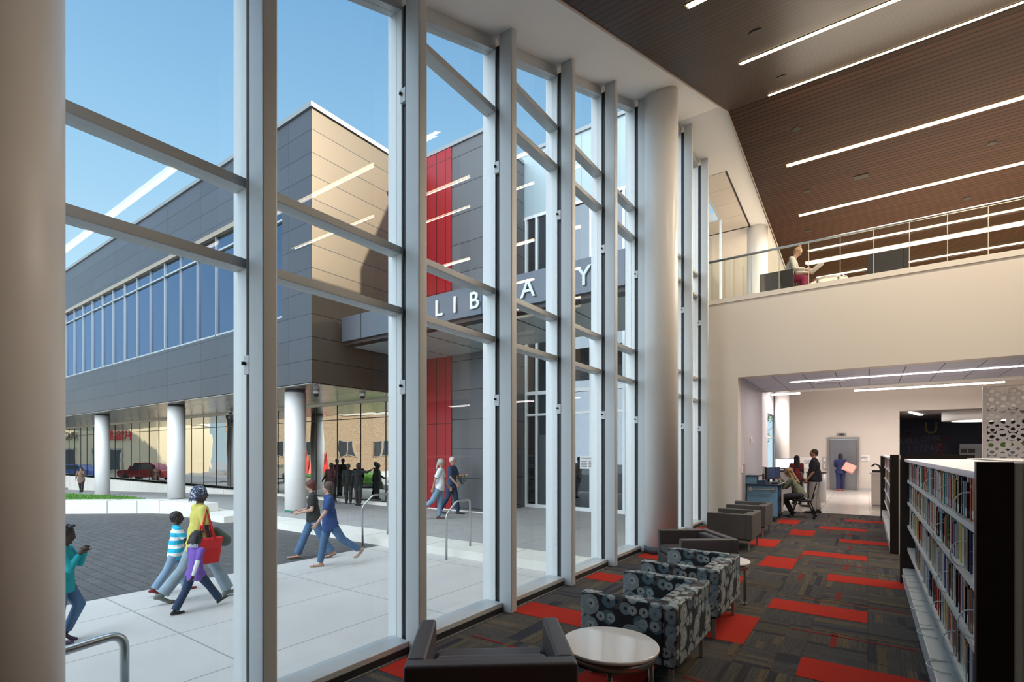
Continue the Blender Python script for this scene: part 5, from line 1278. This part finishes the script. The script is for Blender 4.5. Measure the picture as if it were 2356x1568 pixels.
    if st == 'ponytail': b.cap(hp(-.058, 0, .0), hp(-.070, 0, -.075), .018 * h * hs, .012 * h * hs); b.cap(hp(-.07, 0, -.075), hp(-.066, 0, -.12), .012 * h, .006 * h)
    if st == 'bun': b.ell(hp(-.030, 0, .072), .025 * h * hs, .026 * h * hs, .022 * h * hs, HM); b.cap(hp(-.035, 0, -.01), hp(-.038, 0, .03), .036 * h, .03 * h, HM @ W, .8)
    if st in ('braids', 'wrap'):
        rc = random.Random(9)
        for k in range(11):
            a = -1.5 + 3.0 * k / 10; p0 = hp(-.03 - .03 * math.cos(a), .045 * math.sin(a), .02); p1 = hp(-.035 - .045 * math.cos(a), .055 * math.sin(a), -.045 - rc.uniform(0, .02)); b.cap(p0, p1, .010 * h * hs, .006 * h * hs, None, 1, 8)
        if st == 'braids':
            for k in range(6): b.ell(hp(-.02 + .01 * k, .03 * math.sin(k * 2.), .066), .016 * h * hs, .016 * h * hs, .012 * h * hs, HM, 8, 6)
    b.build('hair', hm, t, world=False, remesh=.0075 if h > 1.4 else .0065, smooth=1 if st in ('curly', 'braids', 'wrap') else 2)
    if glasses:
        g = MB()
        for s_ in (1, -1):
            g.tube([hp(.054, s_ * .018 + .014 * math.cos(R(a)), .004 + .010 * math.sin(R(a))) for a in range(0, 361, 40)], .0018, 6); g.tube([hp(.052, s_ * .032, .006), hp(.0, s_ * .046, .004)], .0018, 6)
        if glasses == 'dark':
            for s_ in (1, -1): g.ell(hp(.053, s_ * .018, .004), .004 * h, .014 * h, .010 * h, HM, 8, 6)
        g.build('glasses', M_BLACK, t, world=False)
    MW = Matrix.Rotation(R(head), 4, 'Z'); base = Vector(loc)
    Wd = lambda p: base + (MW @ p)
    return dict(root=t, wl=Wd(AJ[0][2] + AJ[0][3] * .06 * h), wr=Wd(AJ[1][2] + AJ[1][3] * .06 * h), sl=Wd(AJ[0][0]), sr=Wd(AJ[1][0]), hip=Wd(O), chest=Wd(che), W=Wd, hp=hp, AJ=AJ, fwd=(MW @ V3(1, 0, 0)), left=(MW @ V3(0, 1, 0)))

J_LT = denim('light', (.20, .30, .42)); J_MD = denim('mid', (.075, .15, .27)); J_DK = denim('dark', (.022, .045, .095)); J_PALE = denim('pale', (.26, .34, .40))
SH_DK = mat('shoe_dark', (.02, .02, .022), .6); SH_GR = mat('shoe_grey', (.16, .18, .16), .7); SH_RD = mat('shoe_red', (.18, .02, .02), .6); SAN = mat('sandal_brown', (.10, .05, .035), .6); SH_PU = mat('shoe_plum', (.05, .03, .05), .6)
def striped():
    m = mat('striped_shirt', (.8, .8, .8), .9); t = NT(m); x, y, z = t.sep(t.obj())
    t.L(t.mix(t.joint(z, .115, .035, .062), (.80, .84, .86), (.02, .42, .62)), t.b.inputs['Base Color']); return m
def wrapm():
    m = mat('patterned_head_wrap', (.1, .1, .1), .8); t = NT(m); n = t.noise(t.obj(), 38., 3.); t.L(t.mix(t.math('GREATER_THAN', n, .55), (.035, .045, .09), (.42, .46, .55)), t.b.inputs['Base Color']); return m
def plaidm(nm, a, c):
    m = mat(nm, a, .85); t = NT(m); x, y, z = t.sep(t.obj()); t.L(t.mix(t.math('MAXIMUM', t.joint(z, .07, 0, .02), t.joint(x, .07, 0, .02)), a, c), t.b.inputs['Base Color']); return m
C_YEL = mat('yellow_tee', (.60, .54, .13), .9, noise=.08, nscale=12); C_PUR = mat('purple_tee', (.19, .10, .44), .9); C_WHT = mat('white_cotton', (.72, .74, .78), .9); C_BLK = mat('black_tee', (.03, .028, .026), .9); C_NAV = mat('navy_tee', (.025, .06, .19), .9, noise=.1); C_TEAL = mat('teal_sweater', (.01, .33, .36), .9)
# -- the family on the plaza
wom = person('person in a yellow shirt and patterned head wrap walking with a red tote bag', (-7.80, 3.30, ZP), 82, 1.66, C_YEL, J_PALE, SH_GR, ('wrap', wrapm()), SK_D, legs=((-24, 14, 30), (28, 4, -8)), arms=((16, 6, 34, 8), (4, 10, 12, 0)), lean=2, look=(-5, 2), bulk=1.12, sleeve=.5, hem=.03, flare=1.35)
boy = person('person, a boy in a blue and white striped shirt walking beside the yellow shirt', (-8.50, 3.28, ZP), 78, 1.19, striped(), J_LT, SH_RD, ('cropped', H_BLK), SK_D, legs=((18, 8, 0), (-24, 8, 22)), arms=((20, 8, 30, 5), (30, 6, 95, 18)), lean=2, look=(-4, 3), hs=1.22, sleeve=.5, hem=.05, bulk=1.1, flare=1.3)
pur = person('person, a child in a purple shirt and dark jeans striding in front', (-7.30, 3.05, ZP), 100, 1.05, C_PUR, J_DK, SH_DK, ('braids', H_BLK), SK_D, legs=((-22, 10, 5), (36, 2, -22)), arms=((10, 8, 15, 0), (-26, 8, 6, 0)), lean=2, look=(10, 12), hs=1.28, sleeve=.5, hem=.05, bulk=1.12, flare=1.3)
# white under-sleeves of the purple shirt
b = MB()
for (sh, el, wr, fdv, s_) in pur['AJ']: b.cap(sh.lerp(el, .4), el, .034, .028, None, 1, 10); b.cap(el, el.lerp(wr, .95), .028, .022, None, 1, 10)
b.build('undershirt_sleeves', C_WHT, pur['root'], world=False)
b = MB()
for k in range(9):
    a = R(120 + 15 * k); p0 = pur['hp'](-.01 + .05 * math.cos(a), .05 * math.sin(a), -.02); b.tube([p0, p0 + V3(0, 0, -.10)], .007, 6)
b.build('hair_beads', mat('white_beads', (.75, .78, .85), .3), pur['root'], world=False)
teal = person('person, a girl in a teal sweater at the far left, hands at mouth', (-7.24, 1.68, ZP), 62, 1.24, C_TEAL, J_MD, SH_PU, ('braids', H_BLK), SK_D, legs=((26, 48, 40), (-2, 2, 0)), arms=((28, 10, 128, 26), (26, 10, 130, 26)), lean=3, look=(-12, 8), hs=1.22, sleeve=1.2, hem=.03, bulk=1.1)
# things they carry
def tote(pos, rz, lab):
    t = thing('tote_bag', lab, 'bag', pos, rz); M = mat('red_tote', (.72, .02, .02), .6)
    MB().hexa([(-.15, -.05, -.36), (.15, -.05, -.36), (.15, .05, -.36), (-.15, .05, -.36)], [(-.20, -.06, 0), (.20, -.06, 0), (.20, .06, 0), (-.20, .06, 0)]).build('bag_body', M, t, world=False, bevel=.02)
    for s_ in (-.05, .05): MB().tube([(-.09, s_, -.02), (-.05, s_ * .6, .22), (0, 0, .40), (.04, s_ * .6, .22), (.09, s_, -.02)], .012, 8).build('strap', M, t, world=False)
    return t
p = wom['sr'] + wom['left'] * -.06 + V3(0, 0, -.39) + wom['fwd'] * .02
tote(p, R(84), 'red tote bag hanging from the shoulder of the yellow shirted person')
p = wom['hip'] + wom['fwd'] * .25 + wom['left'] * .10
t = thing('shoulder_bag', 'olive grey soft bag carried in front of the person in yellow', 'bag', p)
MB().cap((0, 0, .10), (.06, .10, -.04), .10, .13, (1, .3, 0), .55, 14).build('bag_body', mat('olive_bag', (.10, .12, .09), .8), t, world=False)
def cup(pos, lab, sc_=1.):
    t = thing('drink_cup', lab, 'cup', pos); MB().lathe([(.030, -.11), (.045, .05)], 20).build('cup', mat('pale_cup', (.45, .62, .72), .4), t, world=False)
    MB().lathe([(.048, .05), (.05, .065), (.03, .085)], 20).build('lid', mat('purple_lid', (.12, .08, .50), .35), t, world=False); MB().tube([(0, 0, .08), (.01, 0, .15)], .005, 6).build('straw', mat('purple_lid'), t, world=False)
    t.scale = (sc_, sc_, sc_)
cup(wom['wr'] + V3(0, 0, -.01), 'large pale cup with a purple lid in the hand of the person in yellow', 1.3)
cup(boy['wr'] + V3(0, 0, .02), 'small cup with a purple lid held at the boy\'s chin', .8)
# -- two women walking left
wa = person('person with auburn hair in a black t-shirt walking left with a green booklet', (-9.0, 5.92, ZP), 240, 1.57, C_BLK, J_MD, SAN, ('bob', H_RED), SK_L, legs=((-20, 12, 18), (24, 2, 0)), arms=((5, 4, 72, 8), (5, 4, 72, 8)), lean=3, look=(5, 22), sleeve=.45, hem=-.01, flare=1.3, feetskin=True, bulk=1.08)
t = thing('booklet', 'green booklet held open by the auburn haired person', 'book', (wa['wl'] + wa['wr']) / 2 + wa['fwd'] * .08 + V3(0, 0, .03), R(240)); MB().hexa([(-.07, -.11, -.01), (.09, -.11, .02), (.09, .11, .02), (-.07, .11, -.01)], [(-.07, -.11, .005), (.09, -.11, .035), (.09, .11, .035), (-.07, .11, .005)]).build('cover', mat('green_cover', (.03, .25, .15), .5), t, world=False)
g = MB(); c_ = MB()
for a in (0, 50, 100, 150): c_.ell(V3(0, 0, 0), .008, .045, .014, Matrix.Rotation(R(a), 3, 'X'), 8, 6)
o = c_.build('shirt_print', mat('orange_print', (.75, .35, .03), .7), wa['root'], world=False); o.location = (.088, .03, 1.16)
wb_ = person('person with a brown bob in a navy blue t-shirt and jeans walking left', (-8.10, 5.66, ZP), 245, 1.56, C_NAV, J_MD, mat('sandal_pale', (.45, .40, .34), .6), ('bob', H_BRN), SK_L, legs=((-32, 22, 45), (14, 4, 0)), arms=((22, 8, 14, 0), (-10, 8, 14, 0)), lean=3, look=(0, 4), sleeve=.52, hem=.05, feetskin=True, bulk=1.1)
# -- couple by the red wall
person('person with grey ponytail and white shirt walking right past the red wall', (-10.12, 10.72, ZT), 30, 1.74, C_WHT, J_LT, mat('shoe_brown', (.10, .05, .04), .6), ('ponytail', H_GRY), SK_M, legs=((-2, 2, 0), (-26, 26, 40)), arms=((12, 5, 20, 0), (-24, 6, 8, 0)), lean=4, look=(8, 6), sleeve=.48)
cm = person('person with white hair in a dark blue shirt carrying flowers beside the red wall', (-10.68, 11.85, ZT), 20, 1.80, mat('dark_blue_shirt', (.03, .05, .11), .85, noise=.3), J_DK, SH_DK, ('short', mat('hair_white', (.62, .58, .55), .6)), SK_M, legs=((14, 4, 0), (-14, 18, 15)), arms=((20, 6, 80, 10), (8, 6, 35, 0)), lean=3, look=(-15, 4), sleeve=.5, hem=.02, bulk=1.1)
t = thing('flowers', 'small bunch of dark leaves with an orange bloom held by the white haired person', 'flowers', cm['wr'] + cm['fwd'] * .12 + V3(0, 0, .25)); b = MB(); rf_ = random.Random(2)
for k in range(9): a = rf_.uniform(0, 6.28); b.cap((0, 0, -.2), (.14 * math.cos(a), .14 * math.sin(a), rf_.uniform(-.02, .12)), .006, .018, None, .5, 6)
b.build('leaves', mat('dark_leaves', (.03, .05, .02), .6), t, world=False); MB().ell((-.02, -.05, .08), .04, .04, .03).build('bloom', mat('bloom_orange', (.75, .30, .02), .6), t, world=False)
# -- people under the overhang
person('person in a brown coat and sunglasses far away under the overhang', (-41.6, 10.6, zt(-41.6)), -35, 1.62, mat('brown_coat', (.20, .13, .10), .85), C_BLK, SH_DK, ('long', mat('hair_dark', (.04, .02, .018), .5)), SK_L, legs=((8, 4, 0), (-8, 8, 5)), arms=((25, 5, 100, 25), (10, 8, 20, 0)), sleeve=1.2, hem=.12, glasses='dark', bulk=1.1)
person('person in a red jacket standing half hidden behind the nearest outdoor column', (-19.2, 11.5, ZT), 250, 1.64, mat('red_jacket', (.55, .02, .05), .7), C_BLK, SH_DK, ('short', H_BLK), SK_D, legs=((2, 2, 0), (-2, 2, 0)), sleeve=1.2, bulk=1.1)
person('person in dark clothes standing beside the red jacket near the outdoor column', (-18.7, 11.55, ZT), 230, 1.66, C_BLK, C_BLK, SH_DK, ('short', H_BLK), SK_D, legs=((3, 2, 0), (-3, 3, 0)), sleeve=1.2)
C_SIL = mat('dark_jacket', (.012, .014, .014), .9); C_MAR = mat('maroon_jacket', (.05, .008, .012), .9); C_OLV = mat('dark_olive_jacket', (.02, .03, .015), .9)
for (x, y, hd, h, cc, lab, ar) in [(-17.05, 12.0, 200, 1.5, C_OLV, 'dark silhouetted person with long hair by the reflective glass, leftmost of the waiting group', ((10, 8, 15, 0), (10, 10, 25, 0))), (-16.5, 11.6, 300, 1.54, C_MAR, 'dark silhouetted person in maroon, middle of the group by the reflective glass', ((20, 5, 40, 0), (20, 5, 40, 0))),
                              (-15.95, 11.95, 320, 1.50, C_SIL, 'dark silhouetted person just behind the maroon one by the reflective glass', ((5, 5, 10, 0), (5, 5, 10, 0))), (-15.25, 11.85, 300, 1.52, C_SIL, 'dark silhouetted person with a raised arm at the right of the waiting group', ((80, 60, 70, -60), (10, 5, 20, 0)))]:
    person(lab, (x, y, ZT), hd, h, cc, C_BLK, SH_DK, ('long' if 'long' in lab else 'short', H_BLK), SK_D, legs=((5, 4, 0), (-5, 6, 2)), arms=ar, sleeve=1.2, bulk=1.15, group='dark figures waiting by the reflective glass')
# -- indoors
sw = person('person with wavy blond hair and green shirt sitting hunched at the cart', (-1.42, 15.12, 0), 178, 1.66, mat('sage_shirt', (.20, .23, .15), .85, noise=.2, nscale=30), mat('grey_slacks', (.035, .032, .042), .85), SH_DK, ('curly', H_BLD), SK_L, legs=((84, 70, 0), (80, 105, 30)), arms=((40, 6, 112, 10), (38, 4, 114, 10)), lean=26, look=(0, 18), seat=.44, sleeve=1.2, hem=0.0, bulk=1.05)
person('person, a man in a black polo and khaki trousers standing beside the cart', (-1.22, 16.50, 0), 175, 1.77, mat('black_polo', (.012, .013, .022), .85), mat('khaki', (.42, .39, .36), .85, noise=.08), SH_DK, ('cropped', mat('hair_darkbrown', (.03, .018, .012), .5)), SK_M, legs=((3, 3, 0), (-3, 3, 0)), arms=((-4, 8, 38, 0), (0, 8, 32, 4)), lean=0, look=(5, 12), glasses='dark', sleeve=.62, bulk=1.28, hem=-.01, flare=1.25)
person('person with long black hair in a red plaid shirt standing at the lit monitor', (-1.9, 18.95, 0), 110, 1.58, plaidm('red_plaid', (.32, .03, .02), (.03, .02, .04)), C_BLK, SH_DK, ('long', H_BLK), SK_D, legs=((3, 3, 0), (-3, 3, 0)), arms=((30, 6, 55, 0), (10, 6, 40, 0)), look=(10, 8), sleeve=1.2)
we_ = person('person in navy scrubs walking to the elevator seen from behind, carrying pink folders', (-.98, 26.6, 0), 95, 1.62, mat('navy_scrubs', (.02, .03, .11), .85), mat('navy_scrubs'), mat('shoe_pink', (.40, .06, .08), .6), ('bob', H_BLK), SK_D, legs=((-6, 6, 5), (8, 4, 0)), arms=((20, 4, 60, 25), (5, 6, 50, 0)), look=(5, 10), sleeve=.5, hem=.03, bulk=1.12, flare=1.3)
t = thing('folder', 'pink folders tucked under the arm of the person at the elevator', 'folder', (-.66, 26.45, 1.03), 0)
o = MB().box(-.23, .23, -.02, .02, -.19, .19).build('cover', mat('pink_folder', (.75, .32, .28), .6), t, world=False); o.rotation_euler = (0, R(28), 0)
o = MB().box(-.20, .20, -.035, -.022, -.15, .17).build('paper', mat('pink_paper', (.85, .50, .42), .6), t, world=False); o.rotation_euler = (0, R(20), 0)
rd = person('person with a blond bun and glasses reading a paper in the balcony armchair', (-1.66, 14.2, 5.41), -6, 1.66, mat('pale_patterned_sweater', (.50, .47, .42), .9, noise=.35, nscale=16), mat('plum_skirt', (.20, .01, .05), .85), SH_DK, ('bun', H_BLD), SK_L, legs=((86, 86, 0), (80, 82, 0)), arms=((14, 5, 62, 10), (14, 5, 62, 10)), lean=20, look=(0, 42), seat=.46, glasses=True, sleeve=1.2, hem=0.02)
t = thing('newspaper', 'sheet of paper held by the reading person on the balcony', 'paper', (rd['wl'] + rd['wr']) / 2 + V3(.12, 0, .06)); o = MB().box(-.16, .16, -.18, .18, -.002, .002).build('sheet', mat('paper_white', (.75, .72, .68), .8), t, world=False); o.rotation_euler = (0, R(-38), 0)
